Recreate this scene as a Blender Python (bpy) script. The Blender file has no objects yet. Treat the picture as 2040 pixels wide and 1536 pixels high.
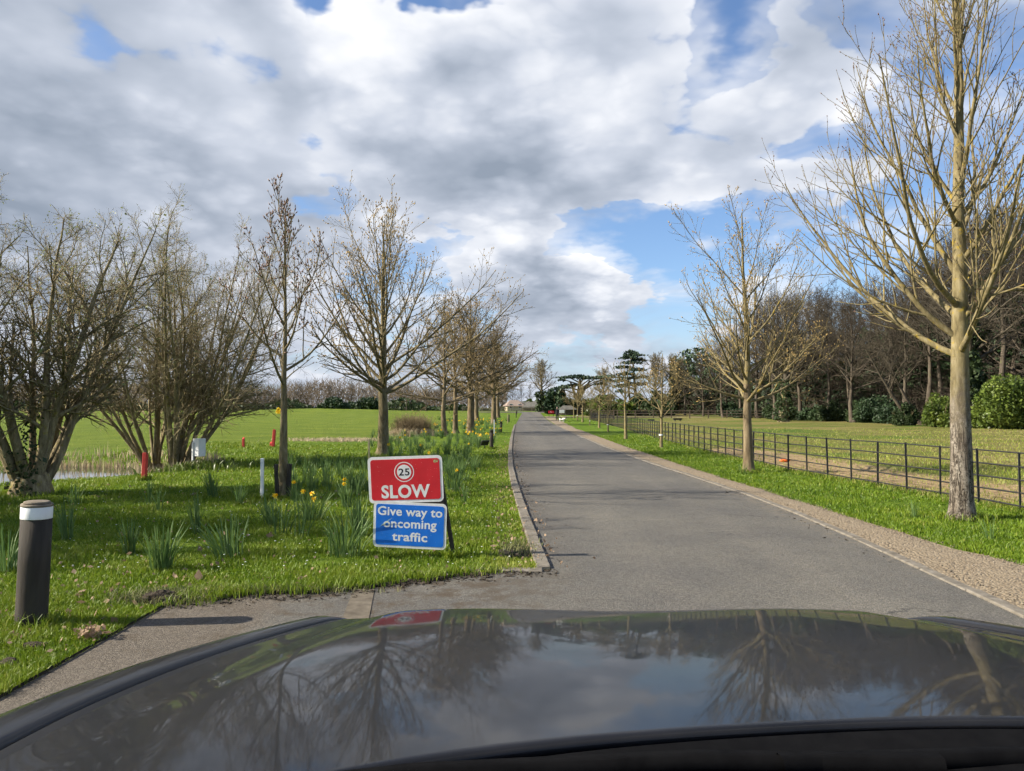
import bpy, bmesh, math, random
import numpy as np
from mathutils import Vector, Matrix, Euler

scene = bpy.context.scene
COL = scene.collection
rad = math.radians
CAMZ = 1.65
FPX = 1500.0            # focal length in pixels of the 2040 px wide photograph
HOR = 813.0             # horizon row

# ------------------------------------------------------------------ camera
cam_d = bpy.data.cameras.new("camera")
cam_d.sensor_width = 36.0
cam_d.sensor_fit = 'HORIZONTAL'
cam_d.lens = FPX / 2040 * 36
cam_d.clip_start = 0.05
cam_d.clip_end = 5000
cam = bpy.data.objects.new("camera", cam_d)
COL.objects.link(cam)
PITCH = math.atan((HOR - 768) / FPX)
cam.location = (0, 0, CAMZ)
cam.rotation_euler = (math.pi / 2 + PITCH, 0, 0)
scene.camera = cam

# ------------------------------------------------------------------ light
SUN_DIR = Vector((-1.48, -0.16, 0.92)).normalized()      # towards the sun
sun_d = bpy.data.lights.new("sun", 'SUN')
sun_d.energy = 5.0
sun_d.angle = rad(0.55)
sun_d.color = (1.0, 0.91, 0.76)
sun = bpy.data.objects.new("sun", sun_d)
sun.rotation_euler = (-SUN_DIR).to_track_quat('-Z', 'Y').to_euler()
COL.objects.link(sun)

scene.view_settings.view_transform = 'Standard'
scene.view_settings.look = 'None'
scene.view_settings.gamma = 1.0
scene.view_settings.exposure = 1.2
scene.view_settings.use_curve_mapping = False
scene.cycles.use_denoising = True
scene.cycles.max_bounces = 4
scene.cycles.diffuse_bounces = 2
scene.cycles.glossy_bounces = 2
scene.cycles.transparent_max_bounces = 8
scene.cycles.use_adaptive_sampling = True
scene.cycles.adaptive_threshold = 0.02
scene.cycles.adaptive_min_samples = 10

# ------------------------------------------------------------------ sky
world = bpy.data.worlds.new("World")
scene.world = world
world.use_nodes = True
wt = world.node_tree
wt.nodes.clear()


class NT:
    """small helper to wire node trees"""
    def __init__(self, t):
        self.t = t

    def n(self, typ, **kw):
        nd = self.t.nodes.new(typ)
        for k, v in kw.items():
            setattr(nd, k, v)
        return nd

    def put(self, sock, v):
        if isinstance(v, bpy.types.NodeSocket):
            self.t.links.new(v, sock)
        else:
            sock.default_value = v

    def math(self, op, a, b=0.0, c=None, clamp=False):
        nd = self.n('ShaderNodeMath', operation=op, use_clamp=clamp)
        self.put(nd.inputs[0], a)
        self.put(nd.inputs[1], b)
        if c is not None:
            self.put(nd.inputs[2], c)
        return nd.outputs[0]

    def vmath(self, op, a, b=None, scale=None):
        nd = self.n('ShaderNodeVectorMath', operation=op)
        self.put(nd.inputs[0], a)
        if b is not None:
            self.put(nd.inputs[1], b)
        if scale is not None:
            self.put(nd.inputs['Scale'], scale)
        return nd.outputs['Value'] if op in ('DISTANCE', 'LENGTH', 'DOT_PRODUCT') else nd.outputs[0]

    def noise(self, vec, scale, detail=4.0, rough=0.5, dist=0.0, lac=2.0):
        nd = self.n('ShaderNodeTexNoise')
        self.put(nd.inputs['Vector'], vec)
        self.put(nd.inputs['Scale'], scale)
        self.put(nd.inputs['Detail'], detail)
        self.put(nd.inputs['Roughness'], rough)
        self.put(nd.inputs['Lacunarity'], lac)
        self.put(nd.inputs['Distortion'], dist)
        return nd.outputs['Fac']

    def ramp(self, fac, stops, interp='LINEAR'):
        nd = self.n('ShaderNodeValToRGB')
        nd.color_ramp.interpolation = interp
        e = nd.color_ramp.elements
        while len(e) < len(stops):
            e.new(0.5)
        for k, (p, c) in enumerate(stops):
            e[k].position = p
            e[k].color = (*c, 1) if len(c) == 3 else c
        self.put(nd.inputs[0], fac)
        return nd.outputs[0]

    def remap(self, v, a, b, c=0.0, d=1.0, smooth=True):
        nd = self.n('ShaderNodeMapRange')
        nd.interpolation_type = 'SMOOTHSTEP' if smooth else 'LINEAR'
        nd.clamp = True
        self.put(nd.inputs['Value'], v)
        for key, val in zip(('From Min', 'From Max', 'To Min', 'To Max'), (a, b, c, d)):
            self.put(nd.inputs[key], val)
        return nd.outputs[0]

    def mix(self, fac, a, b, mode='MIX'):
        nd = self.n('ShaderNodeMix', data_type='RGBA', blend_type=mode)
        self.put(nd.inputs[0], fac)
        for s, v in ((nd.inputs[6], a), (nd.inputs[7], b)):
            if isinstance(v, tuple) and len(v) == 3:
                v = (*v, 1)
            self.put(s, v)
        return nd.outputs[2]


def sky_dir(px, py):
    """direction of a point of the sky given by its place in the photograph"""
    return Vector(((px - 1020) / FPX, 1.0, (HOR - py) / FPX)).normalized()


w = NT(wt)
geo = w.n('ShaderNodeTexCoord')
D = w.vmath('NORMALIZE', geo.outputs['Generated'])
sep = w.n('ShaderNodeSeparateXYZ')
wt.links.new(D, sep.inputs[0])
dz = w.math('MAXIMUM', sep.outputs['Z'], 0.0)
inv = w.math('DIVIDE', 1.0, w.math('ADD', dz, 0.34))
CP = w.vmath('SCALE', w.vmath('MULTIPLY', D, (1.0, 1.0, 1.9)), scale=inv)

sky = w.n('ShaderNodeTexSky')
sky.sky_type = 'NISHITA'
sky.sun_disc = False
sky.sun_elevation = math.asin(SUN_DIR.z)
sky.sun_rotation = math.atan2(SUN_DIR.x, SUN_DIR.y)
sky.air_density = 1.0
sky.dust_density = 0.6
sky.ozone_density = 1.6


def blob(px, py, r, sx=1.0, sz=1.0):
    """smooth spot of cloud or clear air round a direction of the sky"""
    c = sky_dir(px, py)
    k = Vector((1 / sx, 1, 1 / sz))
    v = w.vmath('MULTIPLY', DW, tuple(k))
    d = w.vmath('DISTANCE', v, (c.x * k.x, c.y * k.y, c.z * k.z))
    return w.remap(d, r / FPX, 0.0, 0.0, 1.0)


def total(lst):
    s = None
    for x, k in lst:
        s = w.math('MULTIPLY_ADD', x, k, s if s is not None else 0.0)
    return s


# the air warps the outlines of clouds and clearings
wn = w.n('ShaderNodeTexNoise')
wt.links.new(CP, wn.inputs['Vector'])
wn.inputs['Scale'].default_value = 3.2
wn.inputs['Detail'].default_value = 5
wn.inputs['Roughness'].default_value = 0.62
DW = w.vmath('ADD', D, w.vmath('SCALE', w.vmath('SUBTRACT', wn.outputs['Color'], (0.5, 0.5, 0.5)), scale=0.17))

n_big = w.noise(CP, 1.5, 2, 0.5, 0.0)
n_mid = w.noise(CP, 4.2, 5, 0.56, 0.0)
n_lo = w.noise(CP, 3.6, 3, 0.5, 0.0)
n_mid_s = w.noise(w.vmath('ADD', CP, (-0.06, 0.0, 0.08)), 3.6, 3, 0.5, 0.0)
n_big_s = w.noise(w.vmath('ADD', CP, (-0.10, 0.0, 0.12)), 1.5, 2, 0.5, 0.0)
low = w.remap(sep.outputs['Z'], 0.16, 0.0)
vor = w.n('ShaderNodeTexVoronoi', feature='F1')
wt.links.new(w.vmath('ADD', CP, w.vmath('SCALE', wn.outputs['Color'], scale=0.12)), vor.inputs['Vector'])
vor.inputs['Scale'].default_value = 4.6
vor.inputs['Detail'].default_value = 3.0
vor.inputs['Roughness'].default_value = 0.55
puff = w.math('SUBTRACT', 0.80, vor.outputs['Distance'])

dens = total([
    (n_big, 0.50), (n_mid, 0.42), (low, 0.12), (puff, 0.42),
    # clouds
    (blob(250, 250, 950, 1.4, 0.9), 0.40), (blob(20, 260, 420, 1.0, 1.0), 0.16), (blob(1120, 230, 520, 1.15, 0.85), 0.40),
    (blob(1010, 550, 200, 0.9, 0.9), 0.50), (blob(1200, 600, 200, 1.1, 0.8), 0.50),
    (blob(720, 110, 280, 1.2, 0.9), 0.18), (blob(1560, 350, 170, 1.5, 0.5), 0.16),
    (blob(1420, 650, 150, 1.2, 0.6), 0.16), (blob(1600, 150, 300, 0.9, 1.2), 0.26), (blob(1850, 200, 400, 1.0, 1.2), 0.16),
    # clearings
    (blob(165, 60, 100, 0.35, 1.2), -0.04), (blob(850, -40, 190, 1.4, 0.6), -0.62),
    (blob(615, -20, 110, 0.9, 0.8), -0.42), (blob(655, 330, 150, 0.6, 0.9), -0.36),
    (blob(1450, 40, 190, 0.5, 1.2), -0.50), (blob(1760, 70, 200, 1.0, 0.9), -0.20),
    (blob(1640, 255, 190, 1.3, 0.4), -0.26), (blob(1260, 500, 300, 1.25, 0.32), -0.62),
    (blob(1340, 580, 190, 0.7, 0.7), -0.34), (blob(1560, 470, 240, 1.3, 0.4), -0.22),
    (blob(1900, 560, 420, 1.1, 0.7), -0.10), (blob(850, 520, 150, 0.9, 0.7), -0.40),
])
cover = w.remap(dens, 0.43, 0.60)
veil = w.remap(w.noise(w.vmath('MULTIPLY', CP, (1.0, 1.0, 1.7)), 2.6, 4, 0.62, 0.5), 0.33, 0.68, 0.0, 0.85)
veil = w.math('MULTIPLY', veil, w.remap(dens, 0.10, 0.44))
cover = w.math('MAXIMUM', cover, veil)
# sunlit sides bright, deep bases grey
tone = total([
    (w.math('SUBTRACT', n_lo, n_mid_s), 1.25), (n_mid, 0.10), (w.math('SUBTRACT', n_big, n_big_s), 0.9), (w.remap(dens, 0.85, 0.48), 0.22), (puff, 0.62),
    (blob(200, 390, 560, 1.6, 0.6), -0.24), (blob(1060, 385, 400, 1.5, 0.5), -0.14),
    (blob(1040, 660, 180, 1.2, 0.5), -0.14), (blob(1250, 665, 180, 1.2, 0.45), -0.18),
    (blob(1090, 540, 90, 0.7, 0.9), -0.30),
    (blob(40, 260, 340, 1.0, 1.0), -0.18), (blob(640, 280, 360, 1.6, 0.5), -0.12),
    (blob(1050, 720, 300, 2.6, 0.2), -0.14), (blob(560, 60, 170, 0.7, 1.0), -0.12),
    (blob(330, 170, 260, 1.3, 0.7), 0.24), (blob(710, 80, 190, 1.0, 0.9), 0.30),
    (blob(960, 70, 200, 1.1, 0.9), 0.26), (blob(985, 490, 150, 1.0, 0.7), 0.50),
    (blob(1185, 540, 160, 1.1, 0.6), 0.50), (blob(1190, 200, 130, 1.2, 0.9), 0.18),
    (blob(60, 60, 200, 1.2, 0.9), 0.20), (blob(1290, 110, 230, 0.9, 1.2), 0.10),
    (blob(1380, 360, 130, 1.2, 0.8), 0.22), (blob(1560, 320, 130, 1.2, 0.6), 0.2),
])
tone = w.math('ADD', tone, w.math('MULTIPLY_ADD', low, -0.10, 0.46))
tone = w.math('MULTIPLY_ADD', tone, 0.82, 0.12)
cloud_col = w.ramp(tone, [(0.0, (2.7, 3.2, 4.0)), (0.25, (4.0, 4.5, 5.4)), (0.5, (5.6, 6.05, 6.95)), (0.75, (7.8, 8.05, 8.6)), (1.0, (9.6, 9.6, 9.7))])
skycol = w.mix(1.0, sky.outputs[0], (1.22, 1.38, 1.62), 'MULTIPLY')
skycol = w.mix(w.math('MULTIPLY', low, 0.75), skycol, (4.8, 5.9, 7.4))
allsky = w.mix(cover, skycol, cloud_col)
bg = w.n('ShaderNodeBackground')
wt.links.new(allsky, bg.inputs['Color'])
bg.inputs['Strength'].default_value = 0.05
wo = w.n('ShaderNodeOutputWorld')
wt.links.new(bg.outputs[0], wo.inputs['Surface'])
world.cycles.sampling_method = 'MANUAL'
world.cycles.sample_map_resolution = 512

# ------------------------------------------------------------------ geometry helpers
FWD = Vector((0, math.cos(PITCH), math.sin(PITCH)))
UPV = Vector((0, -math.sin(PITCH), math.cos(PITCH)))


def ray(px, py):
    return Vector((1, 0, 0)) * ((px - 1020) / FPX) + UPV * ((768 - py) / FPX) + FWD


def G(px, py, z=0.0):
    """ground place seen at a pixel of the photograph"""
    d = ray(px, py)
    t = (z - CAMZ) / d.z
    return Vector((d.x * t, d.y * t, z))


def W(px, py, y):
    """place at distance y seen at a pixel"""
    d = ray(px, py)
    t = y / d.y
    return Vector((d.x * t, y, CAMZ + d.z * t))


def sstep(a, b, x):
    t = np.clip((np.asarray(x, float) - a) / (b - a), 0, 1)
    return t * t * (3 - 2 * t)


POND = (-14.2, 21.0, 4.6, 4.1)


def H(x, y):
    x = np.asarray(x, float)
    y = np.asarray(y, float)
    h = 0.9 * sstep(90, 200, y) + 0.9 * sstep(200, 420, y)
    left = sstep(-7, -13, x) * sstep(10, 30, y)
    h = h + left * (0.10 * np.sin(x * 0.21 + 1.0) * np.sin(y * 0.13) + 0.06 * np.sin(y * 0.31 + x * 0.1))
    # low bank at the far side of the golf lawn
    h = h + 0.9 * np.exp(-((x + 42) / 18) ** 2 - ((y - 168) / 12) ** 2)
    e = np.sqrt(((x - POND[0]) / POND[2]) ** 2 + ((y - POND[1]) / POND[3]) ** 2)
    h = h - 0.62 * sstep(1.2, 0.8, e)
    # right paddock lies a touch lower and uneven
    pad = sstep(9, 12, x)
    h = h + pad * (0.05 * np.sin(x * 0.4) * np.sin(y * 0.25))
    return h


def np_mesh(name, V, F, smooth=False):
    """mesh from vertex array V (n,3) and faces: list of (m,k) index arrays"""
    if not isinstance(F, (list, tuple)):
        F = [F]
    F = [np.asarray(f, np.int32) for f in F if len(f)]
    me = bpy.data.meshes.new(name)
    V = np.asarray(V, np.float32)
    me.vertices.add(len(V))
    me.vertices.foreach_set('co', V.ravel())
    loops = np.concatenate([f.ravel() for f in F])
    tot = np.concatenate([np.full(len(f), f.shape[1], np.int32) for f in F])
    start = np.concatenate([[0], np.cumsum(tot)[:-1]]).astype(np.int32)
    me.loops.add(len(loops))
    me.loops.foreach_set('vertex_index', loops)
    me.polygons.add(len(tot))
    me.polygons.foreach_set('loop_start', start)
    me.polygons.foreach_set('loop_total', tot)
    if smooth:
        me.polygons.foreach_set('use_smooth', np.ones(len(tot), bool))
    me.update(calc_edges=True)
    me.validate()
    return me


def link(name, me, mats=None, parent=None, loc=None, rot=None):
    o = bpy.data.objects.new(name, me)
    COL.objects.link(o)
    if mats is not None and me is not None and len(me.materials) == 0:
        for m in (mats if isinstance(mats, (list, tuple)) else [mats]):
            me.materials.append(m)
    if parent is not None:
        o.parent = parent
    if loc is not None:
        o.location = loc
    if rot is not None:
        o.rotation_euler = rot
    return o


def thing(name, label, cat, loc=(0, 0, 0), rotz=0.0, group=None):
    o = bpy.data.objects.new(name, None)
    COL.objects.link(o)
    o.location = loc
    o.rotation_euler = (0, 0, rotz)
    o['label'] = label
    o['category'] = cat
    if group:
        o['group'] = group
    return o


def tag(o, label=None, cat=None, group=None, kind=None):
    for k, v in (('label', label), ('category', cat), ('group', group), ('kind', kind)):
        if v:
            o[k] = v
    return o


def copy_tree(o, loc, rotz, scale, label, group=None):
    """a copy of a thing with copies of its parts and sub-parts"""
    c = o.copy()
    COL.objects.link(c)
    c.location = loc
    c.rotation_euler = (0, 0, rotz)
    c.scale = (scale, scale, scale) if not isinstance(scale, tuple) else scale
    c['label'] = label
    if group:
        c['group'] = group
    elif 'group' in c:
        del c['group']
    for ch in list(o.children):
        d = ch.copy()
        COL.objects.link(d)
        d.parent = c
        for g in list(ch.children):
            e = g.copy()
            COL.objects.link(e)
            e.parent = d
    return c


def bm_mesh(name, bm, smooth=False):
    me = bpy.data.meshes.new(name)
    bm.to_mesh(me)
    bm.free()
    if smooth:
        me.polygons.foreach_set('use_smooth', np.ones(len(me.polygons), bool))
    return me


def add_box(bm, cx, cy, cz, sx, sy, sz, rot=None, bevel=0.0):
    r = bmesh.ops.create_cube(bm, size=1.0)
    vs = r['verts']
    bmesh.ops.scale(bm, vec=(sx, sy, sz), verts=vs)
    if bevel:
        es = list({e for v in vs for e in v.link_edges})
        b = bmesh.ops.bevel(bm, geom=es, offset=bevel, segments=1, affect='EDGES', profile=0.5)
        vs = list({v for f in b['faces'] for v in f.verts} | {v for v in vs if v.is_valid})
    M = Matrix.Translation((cx, cy, cz))
    if rot is not None:
        M = M @ (rot.to_4x4() if isinstance(rot, Matrix) else Euler(rot).to_matrix().to_4x4())
    bmesh.ops.transform(bm, matrix=M, verts=vs)
    return vs


def box_mesh(name, sx, sy, sz, bevel=0.0, base=True):
    bm = bmesh.new()
    add_box(bm, 0, 0, sz / 2 if base else 0, sx, sy, sz, bevel=bevel)
    return bm_mesh(name, bm)


def lathe(profile, seg=20, squash=None):
    """profile: list of (r, z), closed at both ends"""
    V, F = [], []
    n = len(profile)
    for r, z in profile:
        for k in range(seg):
            a = 2 * math.pi * k / seg
            V.append((r * math.cos(a), r * math.sin(a), z))
    for i in range(n - 1):
        for k in range(seg):
            F.append((i * seg + k, i * seg + (k + 1) % seg, (i + 1) * seg + (k + 1) % seg, (i + 1) * seg + k))
    return np.array(V), [np.array(F), np.array([list(range(seg))[::-1]]), np.array([[(n - 1) * seg + k for k in range(seg)]])]


# ------------------------------------------------------------------ tube and growth helpers
def tube_arrays(P, R, sides):
    """tubes for a batch of polylines P (B,n,3) with radii R (B,n)"""
    B, n, _ = P.shape
    T = np.empty_like(P)
    T[:, 1:-1] = P[:, 2:] - P[:, :-2]
    T[:, 0] = P[:, 1] - P[:, 0]
    T[:, -1] = P[:, -1] - P[:, -2]
    T /= np.linalg.norm(T, axis=2, keepdims=True) + 1e-9
    ref = np.tile(np.array([0.31, 0.95, 0.05]), (B, 1))
    par = np.abs((T[:, 0] * ref).sum(1)) > 0.85
    ref[par] = (1, 0.1, 0.1)
    N = ref[:, None] - T * (ref[:, None] * T).sum(2, keepdims=True)
    N /= np.linalg.norm(N, axis=2, keepdims=True) + 1e-9
    Bn = np.cross(T, N)
    a = np.arange(sides) * 2 * np.pi / sides
    ring = np.cos(a)[None, None, :, None] * N[:, :, None] + np.sin(a)[None, None, :, None] * Bn[:, :, None]
    V = P[:, :, None] + ring * R[:, :, None, None]
    idx = np.arange(B * n * sides).reshape(B, n, sides)
    nx = np.roll(idx, -1, axis=2)
    F = np.stack([idx[:, :-1], nx[:, :-1], nx[:, 1:], idx[:, 1:]], axis=-1).reshape(-1, 4)
    return V.reshape(-1, 3), F


class Acc:
    """collects vertex and face arrays"""
    def __init__(self):
        self.V, self.F, self.c = [], {}, 0

    def add(self, V, F):
        F = np.asarray(F)
        self.F.setdefault(F.shape[1], []).append(F + self.c)
        self.V.append(np.asarray(V))
        self.c += len(V)

    def tube(self, P, R, sides):
        self.add(*tube_arrays(np.asarray(P, float), np.asarray(R, float), sides))

    def mesh(self, name, smooth=False):
        return np_mesh(name, np.concatenate(self.V), [np.concatenate(f) for f in self.F.values()], smooth)


def unit(v):
    return v / (np.linalg.norm(v, axis=-1, keepdims=True) + 1e-9)


def grow(rng, P0, D0, L, R0, nseg, wob, up, taper):
    B = len(L)
    p, d = P0.copy(), D0.copy()
    pts = [p]
    for i in range(nseg):
        d = unit(d + wob * rng.normal(size=(B, 3)) + np.array([0, 0, up]))
        p = p + d * (L / nseg)[:, None]
        pts.append(p)
    P = np.stack(pts, 1)
    t = np.linspace(0, 1, nseg + 1)
    R = R0[:, None] * (1 - (1 - taper) * t[None] ** 0.9)
    return P, R


def spawn(rng, P, R, L, m, t0, t1, ang0, ang1, angsd, lr, fall, rr, rmin, flat=0.0, bias=1.0):
    """m children on each polyline, opening angle running from ang0 (at t0) to ang1 (at t1)"""
    B, n, _ = P.shape
    s = (np.arange(m)[None] + rng.random((B, m))) / m
    t = t0 + (t1 - t0) * s ** bias
    x = t * (n - 1)
    i = np.minimum(x.astype(int), n - 2)
    f = (x - i)[..., None]
    b = np.arange(B)[:, None]
    pos = P[b, i] * (1 - f) + P[b, i + 1] * f
    T = unit(P[b, i + 1] - P[b, i])
    rp = R[b, i] * (1 - f[..., 0]) + R[b, i + 1] * f[..., 0]
    az = np.arange(m)[None] * 2.399 + rng.random((B, 1)) * 6.28 + rng.normal(size=(B, m)) * 0.4
    ref = np.where(np.abs(T[..., 2:3]) > 0.95, np.array([1.0, 0, 0]), np.array([0, 0, 1.0]))
    N = unit(np.cross(T, ref))
    Bn = np.cross(T, N)
    ang = np.radians(ang0 + (ang1 - ang0) * s + rng.normal(size=(B, m)) * angsd)[..., None]
    side = np.cos(az)[..., None] * N + np.sin(az)[..., None] * Bn * (1 - flat)
    d = unit(np.cos(ang) * T + np.sin(ang) * unit(side))
    Lc = L[:, None] * lr * (1 - fall * s) * rng.uniform(0.65, 1.25, (B, m))
    Rc = np.maximum(np.minimum(rp * rr, rp * 0.95), rmin)
    return pos.reshape(-1, 3), d.reshape(-1, 3), Lc.ravel(), Rc.ravel()


def quads_at(rng, C, size, aspect=1.6, up=0.0, sd=0.35):
    """randomly turned little leaves (4-sided) round centres C"""
    n = len(C)
    a = unit(rng.normal(size=(n, 3)) + np.array([0, 0, up]))
    b = unit(np.cross(a, unit(rng.normal(size=(n, 3)))))
    s = size * np.exp(rng.normal(size=n) * sd)
    a = a * (s * aspect)[:, None] * 0.5
    b = b * s[:, None] * 0.5
    V = np.stack([C - a, C + b, C + a, C - b], 1).reshape(-1, 3)
    return V, np.arange(4 * n).reshape(-1, 4)


def octa(rng, C, rx, rz, D=None):
    """small buds: octahedra stretched along D"""
    n = len(C)
    D = unit(rng.normal(size=(n, 3))) if D is None else unit(D)
    N = unit(np.cross(D, unit(rng.normal(size=(n, 3)))))
    Bn = np.cross(D, N)
    s = rng.uniform(0.7, 1.3, n)[:, None]
    V = np.stack([C - D * 0.3 * rz * s, C + N * rx * s, C + Bn * rx * s, C - N * rx * s, C - Bn * rx * s, C + D * rz * s], 1)
    f = np.array([[0, 2, 1], [0, 3, 2], [0, 4, 3], [0, 1, 4], [5, 1, 2], [5, 2, 3], [5, 3, 4], [5, 4, 1]])
    F = (np.arange(n) * 6)[:, None, None] + f[None]
    return V.reshape(-1, 3), F.reshape(-1, 3)


# ------------------------------------------------------------------ materials
def new_mat(name):
    m = bpy.data.materials.new(name)
    m.use_nodes = True
    m.node_tree.nodes.clear()
    t = NT(m.node_tree)
    out = t.n('ShaderNodeOutputMaterial')
    b = t.n('ShaderNodeBsdfPrincipled')
    m.node_tree.links.new(b.outputs[0], out.inputs['Surface'])
    return m, t, b


def coord(t, kind='Object'):
    if kind == 'World':
        return t.n('ShaderNodeNewGeometry').outputs['Position']
    return t.n('ShaderNodeTexCoord').outputs[kind]


def bump(t, b, h, strength=0.4, dist=0.02):
    nd = t.n('ShaderNodeBump')
    nd.inputs['Strength'].default_value = strength
    nd.inputs['Distance'].default_value = dist
    t.put(nd.inputs['Height'], h)
    t.put(b.inputs['Normal'], nd.outputs[0])


def simple(name, stops, scale=8.0, rough=0.8, detail=6.0, bs=0.3, bd=0.01, kind='Object', spec=0.3, metal=0.0, stretch=None, coat=0.0, bscale=None):
    m, t, b = new_mat(name)
    c = coord(t, kind)
    if stretch:
        c = t.vmath('MULTIPLY', c, stretch)
    n = t.noise(c, scale, detail, 0.6, 0.2)
    lo = 0.3
    st = [(lo + (0.7 - lo) * k / max(1, len(stops) - 1), s) for k, s in enumerate(stops)]
    t.put(b.inputs['Base Color'], t.ramp(n, st) if len(stops) > 1 else (*stops[0], 1))
    b.inputs['Roughness'].default_value = rough
    b.inputs['Specular IOR Level'].default_value = spec
    b.inputs['Metallic'].default_value = metal
    b.inputs['Coat Weight'].default_value = coat
    if bs:
        bump(t, b, t.noise(c, bscale or scale * 2.5, 6, 0.65), bs, bd)
    return m


def leafy(name, stops, scale=0.6, rough=0.55, trans=0.25, kind='World', fine=9.0):
    m, t, b = new_mat(name)
    c = coord(t, kind)
    n = t.math('ADD', t.math('MULTIPLY', t.noise(c, scale, 3, 0.5), 0.55), t.math('MULTIPLY', t.noise(c, fine, 2, 0.5), 0.45))
    st = [(0.34 + 0.32 * k / max(1, len(stops) - 1), s) for k, s in enumerate(stops)]
    col = t.ramp(n, st)
    t.put(b.inputs['Base Color'], col)
    b.inputs['Roughness'].default_value = rough
    b.inputs['Specular IOR Level'].default_value = 0.25
    tr = t.n('ShaderNodeBsdfTranslucent')
    t.put(tr.inputs['Color'], col)
    mx = t.n('ShaderNodeMixShader')
    mx.inputs[0].default_value = trans
    t.t.links.new(b.outputs[0], mx.inputs[1])
    t.t.links.new(tr.outputs[0], mx.inputs[2])
    out = [x for x in t.t.nodes if x.type == 'OUTPUT_MATERIAL'][0]
    t.t.links.new(mx.outputs[0], out.inputs['Surface'])
    return m


def bark_mat(name, dark, mid, light, lichen=None, scale=7.0, plates=0.0, bd=0.02, lichen_amt=0.55):
    m, t, b = new_mat(name)
    c = coord(t)
    cs = t.vmath('MULTIPLY', c, (1, 1, 0.28))
    n = t.noise(cs, scale, 8, 0.65, 0.6)
    col = t.ramp(n, [(0.28, dark), (0.48, mid), (0.68, light)])
    if lichen:
        l = t.noise(c, scale * 0.55, 5, 0.6)
        col = t.mix(t.remap(l, lichen_amt, lichen_amt + 0.12), col, lichen)
    h = n
    if plates:
        zz = t.n('ShaderNodeSeparateXYZ')
        t.put(zz.inputs[0], c)
        fur = t.noise(t.vmath('MULTIPLY', c, (1.0, 1.0, 0.22)), plates, 5, 0.6, 1.2)
        crack = t.remap(t.math('ABSOLUTE', t.math('SUBTRACT', fur, 0.5)), 0.0, 0.055)
        fur2 = t.noise(t.vmath('MULTIPLY', c, (1.0, 1.0, 0.6)), plates * 1.7, 4, 0.6, 0.8)
        crack = t.math('MULTIPLY', crack, t.remap(t.math('ABSOLUTE', t.math('SUBTRACT', fur2, 0.5)), 0.0, 0.03, 0.45, 1.0))
        # furrowed towards the foot, smoother and banded above
        up_ = t.remap(t.math('ADD', zz.outputs[2], t.math('MULTIPLY', t.noise(c, 2.2, 4, 0.6), 2.0)), 1.6, 3.4, 0.0, 0.8)
        crack = t.math('MAXIMUM', crack, up_)
        band = t.noise(t.vmath('MULTIPLY', c, (2.0, 2.0, 16.0)), 3, 4, 0.6)
        col = t.mix(t.math('MULTIPLY', t.remap(band, 0.52, 0.66), 0.6), col, tuple(x * 0.55 for x in mid))
        col = t.mix(crack, tuple(x * 0.55 for x in dark), col)
        top = t.remap(t.math('ADD', zz.outputs[2], t.math('MULTIPLY', t.noise(c, 4, 5, 0.65), 2.0)), 2.2, 3.4)
        col = t.mix(top, col, t.ramp(n, [(0.28, (0.055, 0.044, 0.024)), (0.48, (0.155, 0.126, 0.062)), (0.68, (0.25, 0.208, 0.118))]))
        h = t.math('ADD', t.math('MULTIPLY', n, 0.5), crack)
    t.put(b.inputs['Base Color'], col)
    b.inputs['Roughness'].default_value = 0.9
    b.inputs['Specular IOR Level'].default_value = 0.15
    bump(t, b, h, 0.7, bd)
    return m


M = {}
M['bark_silver'] = bark_mat('bark_silver', (0.07, 0.054, 0.04), (0.18, 0.152, 0.12), (0.31, 0.275, 0.225), None, 9, 15.0, 0.035)
M['bark_limb'] = bark_mat('bark_limb', (0.055, 0.044, 0.024), (0.155, 0.126, 0.062), (0.25, 0.208, 0.118), (0.27, 0.195, 0.035), 16, 0, 0.012, 0.57)
M['bark_twig'] = bark_mat('bark_twig', (0.13, 0.09, 0.055), (0.25, 0.19, 0.10), (0.36, 0.29, 0.16), (0.36, 0.28, 0.07), 4, 0, 0.004, 0.60)
M['bark_olive'] = bark_mat('bark_olive', (0.046, 0.037, 0.023), (0.142, 0.116, 0.064), (0.25, 0.21, 0.125), (0.22, 0.165, 0.042), 14, 0, 0.012, 0.60)
M['bark_willow'] = bark_mat('bark_willow', (0.06, 0.048, 0.029), (0.19, 0.155, 0.088), (0.33, 0.275, 0.165), (0.23, 0.195, 0.055), 12, 0, 0.02, 0.56)
M['bark_brown'] = bark_mat('bark_brown', (0.05, 0.037, 0.023), (0.135, 0.102, 0.06), (0.225, 0.178, 0.108), (0.19, 0.152, 0.045), 7, 0, 0.02, 0.60)
M['bark_dark'] = bark_mat('bark_dark', (0.028, 0.022, 0.016), (0.075, 0.06, 0.045), (0.14, 0.118, 0.088), (0.10, 0.10, 0.04), 3, 0, 0.02, 0.60)
M['twig_wood'] = simple('twig_wood', [(0.036, 0.030, 0.021), (0.082, 0.068, 0.047)], 0.4, 0.95, 2, 0, kind='Object')
M['twig_purple'] = simple('twig_purple', [(0.034, 0.027, 0.020), (0.076, 0.060, 0.042)], 0.4, 0.95, 2, 0)
M['bud_pale'] = simple('bud_pale', [(0.24, 0.15, 0.05), (0.42, 0.29, 0.10)], 6, 0.5, 2, 0)
M['bud_brown'] = simple('bud_brown', [(0.09, 0.045, 0.03), (0.2, 0.11, 0.06)], 6, 0.5, 2, 0)
M['leaf_bud'] = leafy('leaf_bud', [(0.20, 0.23, 0.09), (0.32, 0.34, 0.16)], 1.5)
M['evergreen'] = leafy('evergreen', [(0.012, 0.024, 0.012), (0.03, 0.055, 0.022), (0.05, 0.08, 0.03)], 0.35, trans=0.1)
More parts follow.
